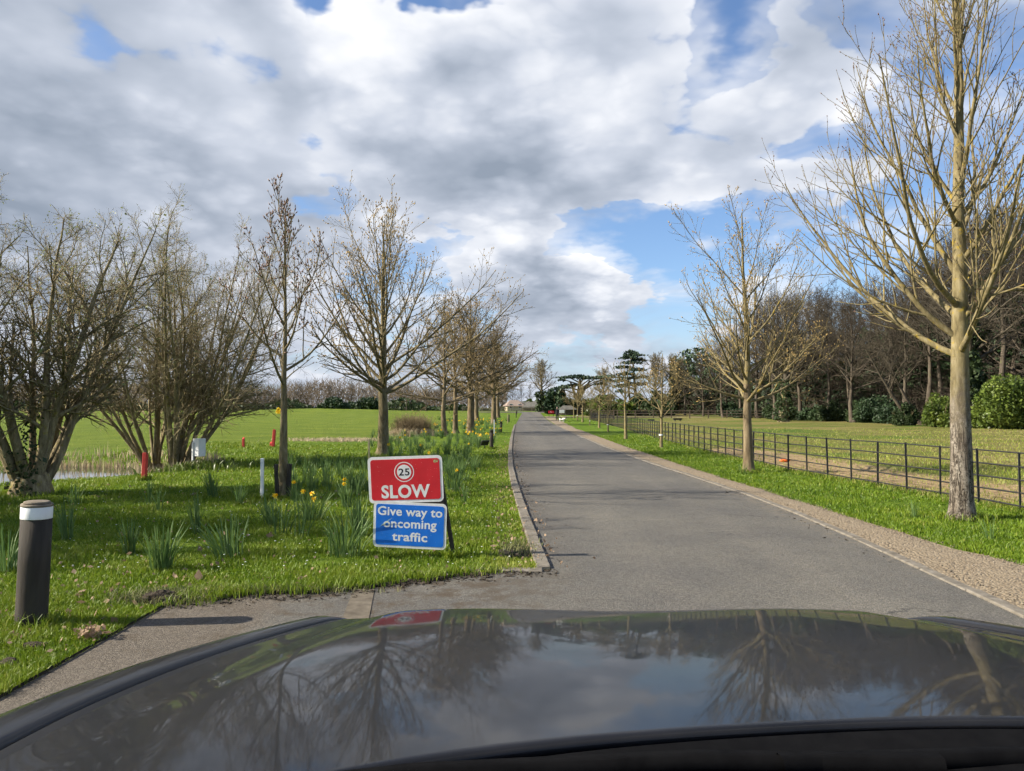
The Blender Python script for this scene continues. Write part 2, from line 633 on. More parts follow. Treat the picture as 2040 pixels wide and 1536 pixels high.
M['needle'] = leafy('needle', [(0.015, 0.028, 0.02), (0.035, 0.058, 0.036), (0.06, 0.085, 0.045)], 0.35, trans=0.1)
M['laurel'] = leafy('laurel', [(0.035, 0.06, 0.015), (0.085, 0.125, 0.022), (0.16, 0.20, 0.035)], 0.7, rough=0.4)
M['ivy'] = leafy('ivy', [(0.02, 0.035, 0.014), (0.05, 0.075, 0.025)], 1.2)
M['daff_leaf'] = leafy('daff_leaf', [(0.055, 0.105, 0.03), (0.105, 0.175, 0.05), (0.175, 0.25, 0.085)], 3.0, trans=0.3, kind='Object')
M['daff_yellow'] = leafy('daff_yellow', [(0.72, 0.50, 0.02), (0.80, 0.62, 0.04)], 8.0, trans=0.3, kind='Object')
M['daff_trumpet'] = leafy('daff_trumpet', [(0.72, 0.36, 0.01), (0.78, 0.45, 0.015)], 8.0, trans=0.3, kind='Object')
M['reed'] = leafy('reed', [(0.26, 0.20, 0.12), (0.42, 0.34, 0.22), (0.52, 0.45, 0.31)], 2.0, rough=0.8)
M['sedge'] = leafy('sedge', [(0.10, 0.12, 0.045), (0.20, 0.20, 0.08)], 2.0, rough=0.7)
M['dry_brush'] = leafy('dry_brush', [(0.22, 0.15, 0.10), (0.36, 0.26, 0.17)], 2.0, rough=0.9)
M['far_twig'] = simple('far_twig', [(0.075, 0.057, 0.038), (0.15, 0.118, 0.08)], 0.08, 0.95, 4, 0, kind='World')
M['iron'] = simple('iron', [(0.012, 0.012, 0.013), (0.03, 0.028, 0.027)], 12, 0.5, 4, 0.2, 0.002, spec=0.4)
M['weathered_wood'] = simple('weathered_wood', [(0.11, 0.09, 0.065), (0.24, 0.20, 0.15)], 10, 0.9, 6, 0.4, 0.01, stretch=(1, 1, 0.15))
M['fence_wood'] = simple('fence_wood', [(0.05, 0.04, 0.03), (0.13, 0.10, 0.07)], 3, 0.9, 4, 0.2, 0.01)
M['pale_wood'] = simple('pale_wood', [(0.36, 0.28, 0.14), (0.52, 0.43, 0.25)], 10, 0.8, 4, 0.3, 0.004, stretch=(1, 1, 0.15))
M['dark_post'] = simple('dark_post', [(0.022, 0.018, 0.014), (0.055, 0.046, 0.035)], 9, 0.85, 6, 0.6, 0.006, stretch=(1, 1, 0.2))
M['white_paint'] = simple('white_paint', [(0.62, 0.63, 0.62), (0.8, 0.8, 0.78)], 6, 0.5, 6, 0.1, 0.002)
M['red_paint'] = simple('red_paint', [(0.40, 0.03, 0.03), (0.55, 0.055, 0.05)], 9, 0.6, 6, 0.2, 0.003)
M['concrete'] = simple('concrete', [(0.085, 0.074, 0.058), (0.145, 0.128, 0.102), (0.20, 0.178, 0.148)], 10, 0.95, 8, 0.5, 0.004, kind='World')
M['soil'] = simple('soil', [(0.018, 0.014, 0.010), (0.038, 0.029, 0.02), (0.066, 0.051, 0.033)], 16, 1.0, 8, 0.9, 0.02, kind='World')
M['stone_path'] = simple('stone_path', [(0.095, 0.076, 0.054), (0.155, 0.126, 0.092), (0.25, 0.21, 0.16)], 22, 0.95, 4, 0.2, 0.01, kind='World')
M['black_plastic'] = simple('black_plastic', [(0.003, 0.003, 0.0035), (0.006, 0.006, 0.0065)], 30, 0.9, 4, 0.2, 0.001, spec=0.04)
M['orange'] = simple('orange', [(0.8, 0.16, 0.03)], rough=0.5, bs=0)

# ------------------------------------------------------------------ ground
PADX = np.array([-20, 11.6, 12.6, 15.6, 19.5, 28, 38, 60, 80, 105, 400])
PADV = np.array([8.3, 7.95, 7.92, 7.6, 7.15, 7.2, 7.55, 8.9, 9.9, 11.1, 11.3])


def fence_x(y):
    return np.interp(y, PADX, PADV)


LY = np.array([7.7, 9, 11, 13.2, 17, 21, 28, 40, 52, 70, 92, 120, 160, 175])
LX = np.array([0.40, 0.35, 0.28, 0.21, 0.11, 0.04, 0.0, 0.05, 0.14, 0.32, 0.65, 1.2, 2.2, 2.6])
RY = np.array([-10, 5.8, 9.45, 12, 14, 18, 22, 32, 52, 77, 100, 130, 160, 175])
RX = np.array([3.6, 3.98, 4.27, 4.4, 4.42, 4.3, 4.12, 3.9, 3.95, 4.25, 4.75, 5.35, 6.0, 6.3])
GY = np.array([-10, 5, 8, 10.6, 15.8, 22, 31, 60, 100, 120])
GX = np.array([5.4, 5.48, 5.36, 5.14, 5.03, 4.93, 4.88, 5.15, 6.35, 6.8])
XL = lambda y: np.interp(y, LY, LX)
XR = lambda y: np.interp(y, RY, RX)
XG = lambda y: np.interp(y, GY, GX)
APRON = [G(*p) for p in ((-330, 1536), (-150, 1480), (0, 1398), (60, 1362), (120, 1325), (185, 1272), (240, 1232), (310, 1204), (420, 1192), (540, 1186), (640, 1180), (720, 1172), (810, 1162), (890, 1152), (960, 1143), (1030, 1137))]
_r = np.random.default_rng(14)
_ax = np.linspace(APRON[0].x, APRON[-1].x, 150)
_ay = np.interp(_ax, [p.x for p in APRON], [p.y for p in APRON])
_j = _r.normal(size=150) * 0.022 + 0.03 * np.sin(_ax * 5.1) + 0.022 * np.sin(_ax * 11.3 + 1)
_j = _j * np.where(_ax < -2.5, 2.2, 1.0)
_j[0] = _j[-1] = 0
APRON = [Vector((float(a_), float(b_ + c_), 0)) for a_, b_, c_ in zip(_ax, _ay, _j)]
APX = np.array([p.x for p in APRON])
APY = np.array([p.y for p in APRON])


def apron_y(x):
    """far edge of the tarmac at x"""
    return np.interp(x, APX, APY)


xs = np.unique(np.concatenate([np.linspace(-1500, -120, 14), np.arange(-120, -28, 4), np.arange(-28, 13, 0.5), np.arange(13, 45, 1.0), np.arange(45, 130, 4), np.linspace(130, 1500, 12)]))
ys = np.unique(np.concatenate([np.linspace(-200, -10, 8), np.arange(-10, 3, 2), np.arange(3, 46, 0.5), np.arange(46, 120, 2.0), np.arange(120, 260, 5), np.linspace(260, 3000, 16)]))
gx, gy = np.meshgrid(xs, ys)
gz = H(gx, gy)
rngG = np.random.default_rng(5)
# gentle unevenness on the grass away from the tarmac
away = np.clip(np.maximum(XL(gy) - 0.6 - gx, gx - XG(gy) - 0.3), 0, 1.0) * (gy > 7.5)
gz += away * 0.025 * (np.sin(gx * 2.1 + gy * 0.7) * np.sin(gy * 1.7 - gx * 0.6) + 0.6 * np.sin(gx * 4.3 + 1) * np.sin(gy * 3.7))
V = np.stack([gx, gy, gz], -1).reshape(-1, 3)
nx_, ny_ = len(xs), len(ys)
idx = np.arange(nx_ * ny_).reshape(ny_, nx_)
F = np.stack([idx[:-1, :-1], idx[:-1, 1:], idx[1:, 1:], idx[1:, :-1]], -1).reshape(-1, 4)
me = np_mesh('ground', V, F, True)
fx = fence_x(V[:, 1])
pad = sstep(-0.25, 0.25, V[:, 0] - fx) * (V[:, 0] > 5)
mud = pad * np.exp(-((V[:, 0] - fx - 1.5) / 1.5) ** 2) * sstep(11, 14, V[:, 1]) * sstep(36, 25, V[:, 1])
golf = sstep(-9.0, -12.5, V[:, 0]) * sstep(26, 30, V[:, 1]) + sstep(-2.5, -7, V[:, 0]) * sstep(36, 44, V[:, 1])
ca = me.color_attributes.new('zone', 'FLOAT_COLOR', 'POINT')
ca.data.foreach_set('color', np.stack([pad, mud, np.clip(golf, 0, 1), np.ones(len(V))], -1).astype(np.float32).ravel())

m, t, b = new_mat('turf')
P_ = coord(t, 'World')
att = t.n('ShaderNodeAttribute', attribute_name='zone')
sp = t.n('ShaderNodeSeparateColor')
t.t.links.new(att.outputs['Color'], sp.inputs[0])
n1 = t.noise(P_, 0.35, 6, 0.6)
n2 = t.noise(P_, 5.0, 6, 0.7)
n3 = t.noise(P_, 40.0, 4, 0.7)
nm = t.math('ADD', t.math('ADD', t.math('MULTIPLY', n1, 0.35), t.math('MULTIPLY', n2, 0.35)), t.math('MULTIPLY', n3, 0.3))
verge = t.ramp(nm, [(0.34, (0.042, 0.078, 0.007)), (0.5, (0.088, 0.145, 0.010)), (0.64, (0.15, 0.19, 0.026))])
lawn = t.ramp(t.math('ADD', t.math('MULTIPLY', n1, 0.5), t.math('MULTIPLY', n2, 0.5)), [(0.34, (0.062, 0.098, 0.011)), (0.5, (0.102, 0.142, 0.015)), (0.66, (0.155, 0.18, 0.027))])
npd = t.noise(t.vmath('MULTIPLY', P_, (0.6, 1.0, 1.0)), 0.14, 6, 0.62, 0.4)
paddock = t.ramp(t.math('ADD', t.math('MULTIPLY', npd, 0.72), t.math('MULTIPLY', n3, 0.28)), [(0.36, (0.06, 0.105, 0.015)), (0.45, (0.105, 0.122, 0.026)), (0.54, (0.165, 0.142, 0.048)), (0.66, (0.235, 0.19, 0.085))])
dirt = t.ramp(t.math('ADD', t.math('MULTIPLY', n2, 0.6), t.math('MULTIPLY', n3, 0.4)), [(0.36, (0.12, 0.078, 0.042)), (0.5, (0.30, 0.215, 0.115)), (0.62, (0.43, 0.33, 0.19))])
mw = t.n('ShaderNodeTexWave', wave_type='BANDS', bands_direction='DIAGONAL')
t.put(mw.inputs['Vector'], t.vmath('MULTIPLY', P_, (0.25, 1.0, 0.0)))
mw.inputs['Scale'].default_value = 0.10
mw.inputs['Distortion'].default_value = 3.0
mw.inputs['Detail'].default_value = 3.0
lawn = t.mix(1.0, lawn, t.ramp(mw.outputs['Fac'], [(0.2, (0.93, 0.95, 0.94)), (0.8, (1.05, 1.03, 1.02))]), 'MULTIPLY')
col = t.mix(sp.outputs[2], verge, lawn)
col = t.mix(sp.outputs[0], col, paddock)
mm = t.remap(t.math('ADD', sp.outputs[1], t.math('MULTIPLY', t.math('SUBTRACT', n2, 0.5), 0.9)), 0.22, 0.5)
col = t.mix(mm, col, dirt)
t.put(b.inputs['Base Color'], col)
b.inputs['Roughness'].default_value = 0.95
b.inputs['Specular IOR Level'].default_value = 0.1
bump(t, b, t.math('ADD', t.math('MULTIPLY', n2, 0.7), t.math('MULTIPLY', n3, 0.4)), 0.8, 0.09)
M['turf'] = m
ground = link('ground', me, M['turf'])
ground['kind'] = 'structure'

# ------------------------------------------------------------------ road
m, t, b = new_mat('asphalt')
P_ = coord(t, 'World')
v1 = t.n('ShaderNodeTexVoronoi')
t.put(v1.inputs['Vector'], P_)
v1.inputs['Scale'].default_value = 95
v2 = t.n('ShaderNodeTexVoronoi')
t.put(v2.inputs['Vector'], P_)
v2.inputs['Scale'].default_value = 150
big = t.noise(P_, 0.5, 6, 0.6)
mid = t.noise(P_, 6, 6, 0.7)
s1 = t.n('ShaderNodeSeparateColor')
t.t.links.new(v1.outputs['Color'], s1.inputs[0])
chip = t.math('ADD', t.math('MULTIPLY', s1.outputs[0], 0.75), t.math('MULTIPLY', mid, 0.35))
col = t.ramp(chip, [(0.12, (0.050, 0.047, 0.041)), (0.55, (0.088, 0.083, 0.073)), (0.95, (0.140, 0.132, 0.116))])
col = t.mix(1.0, col, t.ramp(big, [(0.35, (0.80, 0.80, 0.82)), (0.65, (1.15, 1.13, 1.08))]), 'MULTIPLY')
sx_ = t.n('ShaderNodeSeparateXYZ')
t.put(sx_.inputs[0], P_)
# worn wheel tracks, an old patch and hairline cracks
trk = t.math('ABSOLUTE', t.math('SUBTRACT', t.math('ABSOLUTE', t.math('SUBTRACT', t.math('ADD', sx_.outputs[0], t.math('MULTIPLY', big, 0.5)), 2.45)), 0.80))
col = t.mix(t.math('MULTIPLY', t.remap(trk, 0.42, 0.05), 0.5), col, t.mix(1.0, col, (1.22, 1.2, 1.17), 'MULTIPLY'))
stain = t.remap(t.noise(t.vmath('MULTIPLY', P_, (1.0, 0.45, 1.0)), 1.3, 7, 0.68, 0.6), 0.56, 0.70)
col = t.mix(t.math('MULTIPLY', stain, 0.45), col, (0.045, 0.042, 0.038))
vc = t.n('ShaderNodeTexVoronoi', feature='DISTANCE_TO_EDGE')
wq = t.n('ShaderNodeTexNoise')
t.put(wq.inputs['Vector'], P_)
wq.inputs['Scale'].default_value = 1.6
wq.inputs['Detail'].default_value = 6
t.put(vc.inputs['Vector'], t.vmath('ADD', P_, t.vmath('SCALE', wq.outputs['Color'], scale=0.9)))
vc.inputs['Scale'].default_value = 0.42
crk = t.math('MULTIPLY', t.remap(vc.outputs['Distance'], 0.006, 0.0), t.remap(t.noise(P_, 0.8, 3, 0.5), 0.5, 0.6))
col = t.mix(t.math('MULTIPLY', crk, 0.8), col, (0.025, 0.023, 0.02))
# pale grit gathered at the right edge
grit = t.math('MULTIPLY', t.remap(t.math('SUBTRACT', 4.35, sx_.outputs[0]), 0.45, 0.0), t.remap(mid, 0.42, 0.62))
col = t.mix(t.math('MULTIPLY', grit, 0.55), col, (0.17, 0.14, 0.10))
# older, browner surfacing of the side entrance
ent = t.remap(t.math('ADD', t.math('SUBTRACT', -1.75, sx_.outputs[0]), t.math('MULTIPLY', t.math('SUBTRACT', mid, 0.5), 0.5)), 0.0, 0.35)
brown = t.ramp(chip, [(0.12, (0.050, 0.041, 0.030)), (0.55, (0.086, 0.071, 0.054)), (0.95, (0.132, 0.112, 0.088))])
col = t.mix(ent, col, brown)
# earth and old leaf washed along the grass edge
edge = t.remap(t.math('ADD', t.noise(P_, 3.2, 7, 0.72), t.math('MULTIPLY', t.remap(sx_.outputs[1], 5.2, 7.4, 0, 1, False), 0.16)), 0.56, 0.72)
edge = t.math('MULTIPLY', edge, t.remap(sx_.outputs[0], 1.0, -0.5))
col = t.mix(edge, col, (0.060, 0.046, 0.030))
t.put(b.inputs['Base Color'], col)
t.put(b.inputs['Roughness'], t.remap(mid, 0.3, 0.7, 0.75, 0.95))
b.inputs['Specular IOR Level'].default_value = 0.35
hb = t.math('ADD', t.math('MULTIPLY', v1.outputs['Distance'], -1.0), t.math('MULTIPLY', v2.outputs['Distance'], -0.5))
bump(t, b, hb, 0.5, 0.006)
M['asphalt'] = m

bm = bmesh.new()
RZ = 0.012
ysr = np.concatenate([np.arange(7.7, 16, 0.6), np.arange(16, 61, 2)])
ring = [(p.x, p.y) for p in APRON]
ring += [(float(XL(7.7)) - 0.0, 7.68)]
ring += [(float(XL(y)), float(y)) for y in ysr[1:]]
ring += [(float(XR(y)), float(y)) for y in ysr[::-1]]
ring += [(float(XR(y)), float(y)) for y in (7, 6, 5, 3, 0, -8)] + [(APRON[0].x - 1, -8.0)]
f = bm.faces.new([bm.verts.new((x, y, RZ)) for x, y in ring])
bmesh.ops.triangulate(bm, faces=[f])
yy = list(np.arange(float(ysr[-1]), 90, 4)) + list(np.arange(90, 176, 3))
yy = [float(ysr[-1])] + yy[1:]
prev = None
for y in yy:
    z = float(H(2.5, y)) + (RZ if y < 80 else 0.03)
    a, c = bm.verts.new((float(XL(y)), y, z)), bm.verts.new((float(XR(y)), y, z))
    if prev:
        bm.faces.new((prev[0], prev[1], c, a))
    prev = (a, c)
# the drive turns along the far fence
for pts in (((2.2, 160), (2.6, 175), (-30, 178), (-30, 172)), ((6.0, 160), (30, 168), (30, 174), (6.3, 175))):
    vs = [bm.verts.new((x, y, float(H(2.5, y)) + 0.045)) for x, y in pts]
    bm.faces.new(vs)
bmesh.ops.recalc_face_normals(bm, faces=bm.faces[:])
road = link('road', bm_mesh('road', bm), M['asphalt'])
road['kind'] = 'structure'


def strip(name, f0, f1, y_list, z0, mat, kind='structure', jit=0.0, seed=1):
    rng = np.random.default_rng(seed)
    V, F = [], []
    for k, y in enumerate(y_list):
        a, c = float(f0(y)), float(f1(y)) + rng.normal() * jit
        for s in np.linspace(0, 1, 5):
            x = a + (c - a) * s
            V.append((x, y, float(H(x, y)) + z0 + 0.012 * math.sin(math.pi * s)))
    for k in range(len(y_list) - 1):
        for j in range(4):
            i = k * 5 + j
            F.append((i, i + 1, i + 6, i + 5))
    o = link(name, np_mesh(name, V, np.array(F), True), mat)
    o['kind'] = kind
    return o


m, t, b = new_mat('gravel_mix')
P_ = coord(t, 'World')
v1 = t.n('ShaderNodeTexVoronoi')
t.put(v1.inputs['Vector'], P_)
v1.inputs['Scale'].default_value = 38
s1 = t.n('ShaderNodeSeparateColor')
t.t.links.new(v1.outputs['Color'], s1.inputs[0])
mid = t.noise(P_, 3, 6, 0.65)
c1 = t.math('ADD', t.math('MULTIPLY', s1.outputs[0], 0.7), t.math('MULTIPLY', mid, 0.4))
t.put(b.inputs['Base Color'], t.ramp(c1, [(0.15, (0.135, 0.10, 0.06)), (0.5, (0.195, 0.15, 0.094)), (0.95, (0.25, 0.20, 0.132))]))
b.inputs['Roughness'].default_value = 0.95
bump(t, b, t.math('SUBTRACT', mid, v1.outputs['Distance']), 0.9, 0.02)
M['gravel'] = m
gravel_path = strip('gravel_path', lambda y: XR(y) + 0.13, XG, np.concatenate([np.arange(-8, 40, 0.7), np.arange(40, 122, 2.5)]), 0.010, M['gravel'], jit=0.05)

# loose stones on the path
rng = np.random.default_rng(8)
n = 5500
yg = 5.0 + (rng.random(n) ** 1.6) * 30
xg = XR(yg) + 0.16 + rng.random(n) * (XG(yg) - XR(yg) - 0.1)
C = np.stack([xg, yg, H(xg, yg) + 0.018], -1)
Vo, Fo = octa(rng, C, 0.008, 0.010)
Vo = (Vo.reshape(-1, 6, 3) * 1.0)
cen = Vo.mean(1, keepdims=True)
Vo = cen + (Vo - cen) * np.array([1.3, 1.3, 0.7]) * rng.uniform(0.5, 1.6, (n, 1, 1))
st = link('path_pebbles', np_mesh('path_pebbles', Vo.reshape(-1, 3), Fo), M['stone_path'])
tag(st, 'loose pale stones scattered along the gravel path', 'gravel', kind='stuff')

# kerb stones, each one a piece
kerb_l = link('kerb', None)
kerb_l['kind'] = 'structure'
kerb_l.name = 'kerb'
stone = box_mesh('kerb_stone', 0.15, 0.885, 0.16, 0.012)
stone.materials.append(M['concrete'])
stone_r = box_mesh('edging_stone', 0.12, 0.885, 0.14, 0.010)
stone_r.materials.append(M['concrete'])
rng = random.Random(4)
y = 7.72
while y < 75:
    y2 = y + 0.9
    a = Vector((float(XL(y)), y, 0))
    c = Vector((float(XL(y2)), y2, 0))
    mid_ = (a + c) / 2
    o = link('kerb_stone', stone, None, kerb_l, (mid_.x - 0.075, mid_.y, -0.125 + rng.uniform(-0.006, 0.006) + 0.012), (0, rng.uniform(-0.01, 0.01), math.atan2(-(c.x - a.x), c.y - a.y) + rng.uniform(-0.006, 0.006)))
    y = y2
for k, (x0, y0, rz) in enumerate(((-0.13, 7.66, 1.52), (-1.03, 7.52, 1.40))):
    link('kerb_stone', stone, None, kerb_l, (x0, y0, -0.128), (0, 0, rz))
kerb_r = link('road_edging', None)
kerb_r['kind'] = 'structure'
y = 2.3
while y < 75:
    y2 = y + 0.9
    a = Vector((float(XR(y)), y, 0))
    c = Vector((float(XR(y2)), y2, 0))
    mid_ = (a + c) / 2
    link('edging_stone', stone_r, None, kerb_r, (mid_.x + 0.06, mid_.y, -0.112 + rng.uniform(-0.006, 0.006)), (0, rng.uniform(-0.015, 0.015), math.atan2(-(c.x - a.x), c.y - a.y) + rng.uniform(-0.008, 0.008)))
    y = y2
# concrete channel across the entrance
bm = bmesh.new()
a, c = G(715, 1178), G(690, 1290)
pts = [(a.x - 0.05, a.y + 0.02), (a.x + 0.14, a.y), (c.x + 0.12, c.y), (c.x - 0.10, c.y)]
bm.faces.new([bm.verts.new((x, y, RZ + 0.005)) for x, y in pts][::-1])
o = link('drain_channel', bm_mesh('drain_channel', bm), simple('channel', [(0.062, 0.05, 0.036), (0.10, 0.084, 0.062), (0.14, 0.12, 0.092)], 9, 0.95, 8, 0.5, 0.004, kind='World'))
o['kind'] = 'structure'

# pond
V, F = lathe([(0.001, 0), (1.0, 0)], 40)
V = V * np.array([POND[2] * 1.25, POND[3] * 1.25, 1]) + np.array([POND[0], POND[1], -0.26])
m, t, b = new_mat('pond_water')
b.inputs['Base Color'].default_value = (0.03, 0.032, 0.024, 1)
b.inputs['Roughness'].default_value = 0.04
b.inputs['Specular IOR Level'].default_value = 0.6
bump(t, b, t.noise(coord(t, 'World'), 5, 3, 0.5), 0.08, 0.02)
pond = link('pond_water', np_mesh('pond_water', V, F[0]), m)
pond['kind'] = 'structure'

# ------------------------------------------------------------------ grass
def blade_mesh(name, rng, x, y, z, h, wd, lean, mat, shade):
    """three-sided bent blades"""
    n = len(x)
    a = rng.random(n) * 2 * np.pi
    la = rng.random(n) * 2 * np.pi
    ld = np.stack([np.cos(la), np.sin(la)], -1) * (lean * h)[:, None]
    s = np.stack([np.cos(a), np.sin(a)], -1) * (wd / 2)[:, None]
    base = np.stack([x, y], -1)
    b0 = np.concatenate([base - s, (z - 0.01)[:, None]], 1)
    b1 = np.concatenate([base + s, (z - 0.01)[:, None]], 1)
    m0 = np.concatenate([base - s * 0.8 + ld * 0.3, (z + h * 0.55)[:, None]], 1)
    m1 = np.concatenate([base + s * 0.8 + ld * 0.3, (z + h * 0.55)[:, None]], 1)
    tp = np.concatenate([base + ld, (z + h * np.sqrt(np.clip(1 - lean ** 2 * 0.5, 0.2, 1)))[:, None]], 1)
    V = np.stack([b0, b1, m1, m0, tp], 1).reshape(-1, 3)
    k = (np.arange(n) * 5)[:, None]
    me = np_mesh(name, V, [k + np.array([[0, 1, 2, 3]]), k + np.array([[3, 2, 4]])])
    at_ = me.attributes.new('shade', 'FLOAT', 'POINT')
    at_.data.foreach_set('value', np.repeat(shade, 5).astype(np.float32))
    o = link(name, me, mat)
    o['kind'] = 'stuff'
    return o


m, t, b = new_mat('grass_blade')
att = t.n('ShaderNodeAttribute', attribute_name='shade')
sh = t.math('ADD', t.math('MULTIPLY', att.outputs['Fac'], 0.7), t.math('MULTIPLY', t.noise(coord(t, 'World'), 0.9, 4, 0.6), 0.4))
col = t.ramp(sh, [(0.10, (0.045, 0.09, 0.006)), (0.38, (0.098, 0.168, 0.008)), (0.66, (0.17, 0.238, 0.016)), (0.90, (0.26, 0.28, 0.05)), (1.0, (0.36, 0.29, 0.14))])
t.put(b.inputs['Base Color'], col)
b.inputs['Roughness'].default_value = 0.5
b.inputs['Specular IOR Level'].default_value = 0.3
tr = t.n('ShaderNodeBsdfTranslucent')
t.put(tr.inputs['Color'], col)
mx = t.n('ShaderNodeMixShader')
mx.inputs[0].default_value = 0.3
t.t.links.new(b.outputs[0], mx.inputs[1])
t.t.links.new(tr.outputs[0], mx.inputs[2])
t.t.links.new(mx.outputs[0], [q for q in t.t.nodes if q.type == 'OUTPUT_MATERIAL'][0].inputs['Surface'])
M['blade'] = m


def scatter_view(rng, n, y0, y1, xlo, xhi, power=1.9):
    """ground places, denser near the viewer; xlo/xhi give the strip's sides"""
    u = rng.random(n)
    p = power - 1
    y = (y0 ** -p + u * (y1 ** -p - y0 ** -p)) ** (-1 / p)
    x = xlo(y) + rng.random(n) * (xhi(y) - xlo(y))
    return x, y


rng = np.random.default_rng(21)
# left verge
x, y = scatter_view(rng, 275000, 4.3, 34, lambda y: np.maximum(-0.72 * y - 0.6, -14.0), lambda y: XL(y) - 0.15)
e = np.sqrt(((x - POND[0]) / POND[2]) ** 2 + ((y - POND[1]) / POND[3]) ** 2)
edge_d = y - apron_y(x) + rng.normal(size=len(x)) * np.where(x < -2.5, 0.10, 0.05)
HOLE = G(1030, 1098)
hole = ((x - HOLE.x) / 0.20) ** 2 + ((y - HOLE.y) / 0.42) ** 2 + rng.normal(size=len(x)) * 0.25 < 1
keep = (edge_d > -0.05) & (e > 1.02) & ~hole
x, y, edge_d = x[keep], y[keep], edge_d[keep]
tuft = np.sin(x * 3.1 + 1.3 * np.sin(y * 1.7)) * np.sin(y * 2.7 + 1.1 * np.sin(x * 2.3))
h = (0.040 + 0.016 * tuft + 0.05 * np.exp(-np.clip(edge_d, 0, 9) / 0.35)) * rng.uniform(0.6, 1.5, len(x)) * (1 + 0.012 * y)
# worn strip beside the kerb
worn = np.exp(-((x - XL(y) + 0.34) / 0.26) ** 2) * (np.sin(y * 0.9) * 0.5 + 0.5)
h *= 1 - 0.55 * worn
shade = np.clip(0.5 + 0.16 * tuft + rng.normal(size=len(x)) * 0.17 + worn * 0.35, 0, 1)
dry = rng.random(len(x)) < 0.035 + 0.25 * worn
shade[dry] = 1.0
wd = 0.0083 * (y / 7) ** 0.75 * rng.uniform(0.7, 1.4, len(x))
o = blade_mesh('verge_grass', rng, x, y, H(x, y), h, wd, rng.uniform(0.1, 0.85, len(x)), M['blade'], shade)
tag(o, 'short green grass of the verge between pond and road', 'grass')
# right verge
x, y = scatter_view(rng, 85000, 7.0, 45, lambda y: XG(y) - 0.06, lambda y: fence_x(y) + 0.15)
tuft = np.sin(x * 3.1 + 1.3 * np.sin(y * 1.7)) * np.sin(y * 2.7 + 1.1 * np.sin(x * 2.3))
nearf = np.exp(-((x - fence_x(y)) / 0.22) ** 2)
h = (0.035 + 0.012 * tuft + 0.05 * nearf) * rng.uniform(0.6, 1.5, len(x)) * (1 + 0.012 * y)
shade = np.clip(0.30 + 0.15 * tuft + rng.normal(size=len(x)) * 0.17, 0, 1)
shade[rng.random(len(x)) < 0.03 + 0.3 * nearf] = 1.0
wd = 0.0075 * (y / 7) ** 0.75 * rng.uniform(0.7, 1.4, len(x))
o = blade_mesh('roadside_grass', rng, x, y, H(x, y), h, wd, rng.uniform(0.1, 0.85, len(x)), M['blade'], shade)
tag(o, 'short green grass between gravel path and iron fence', 'grass')
# paddock tufts
x, y = scatter_view(rng, 32000, 11, 60, lambda y: fence_x(y) + 0.1, lambda y: np.maximum(0.72 * y + 1, fence_x(y) + 1), 1.7)
fd = x - fence_x(y)
mudm = np.exp(-((fd - 1.7) / 1.4) ** 2) * ((y > 13) & (y < 30))
keep = rng.random(len(x)) > mudm * 0.85
x, y, fd = x[keep], y[keep], fd[keep]
h = 0.045 * rng.uniform(0.4, 1.7, len(x)) * (1 + 0.01 * y)
pn = np.sin(x * 0.35 + 0.8 * np.sin(y * 0.2)) * np.sin(y * 0.3)
shade = np.clip(0.72 - 0.25 * pn + rng.normal(size=len(x)) * 0.2, 0, 1)
shade[rng.random(len(x)) < 0.62] = 1.0
o = blade_mesh('paddock_grass', rng, x, y, H(x, y), h, 0.009 * (y / 10) ** 0.8, rng.uniform(0.2, 0.9, len(x)), M['blade'], shade)
tag(o, 'grazed yellowish grass of the fenced paddock', 'grass')

# reeds round the pond
rng = np.random.default_rng(3)
n = 5200
a = rng.random(n) * 2 * np.pi
far = np.sin(a) > -0.15
rr = np.where(far, rng.uniform(0.80, 1.28, n), rng.uniform(0.95, 1.25, n))
x = POND[0] + POND[2] * rr * np.cos(a)
y = POND[1] + POND[3] * rr * np.sin(a)
keep = (far & (rng.random(n) < 0.8)) | (rng.random(n) < 0.10)
x, y = x[keep], y[keep]
z = np.maximum(H(x, y), -0.27)
h = rng.uniform(0.08, 0.34, len(x)) * np.where(rng.random(len(x)) < 0.05, 1.9, 1.0)
o = blade_mesh('pond_reeds', rng, x, y, z, h, rng.uniform(0.015, 0.035, len(x)), rng.uniform(0.05, 0.7, len(x)) ** 1.4, M['reed'], rng.random(len(x)))
tag(o, 'dry straw coloured reeds fringing the pond', 'reeds')
x = rng.normal(-9.4, 0.7, 2600)
y = rng.normal(20.9, 0.55, 2600)
o = blade_mesh('pond_weeds', rng, x, y, H(x, y), rng.uniform(0.1, 0.28, 2600), rng.uniform(0.03, 0.07, 2600), rng.uniform(0.3, 0.9, 2600), M['laurel'], rng.random(2600))
tag(o, 'low green weeds at the end of the pond', 'weeds')

# lumps of earth at the edge of the grass
rng = np.random.default_rng(12)


def lump(name, label, loc, sx, sy, sz, mat, seed, sub=3):
    bm = bmesh.new()
    bmesh.ops.create_icosphere(bm, subdivisions=sub, radius=1.0)
    r = np.random.default_rng(seed)
    k = r.normal(size=(5, 3)) * 2.2
    ph = r.random(5) * 6
    for v in bm.verts:
        d = sum(math.sin(k[i] @ np.array(v.co) + ph[i]) for i in range(5)) * 0.09
        d += r.normal() * 0.05
        v.co *= 1 + d
    bmesh.ops.scale(bm, vec=(sx, sy, sz), verts=bm.verts[:])
    o = link(name, bm_mesh(name, bm), mat, None, loc)
    if label:
        tag(o, label, 'earth')
    return o


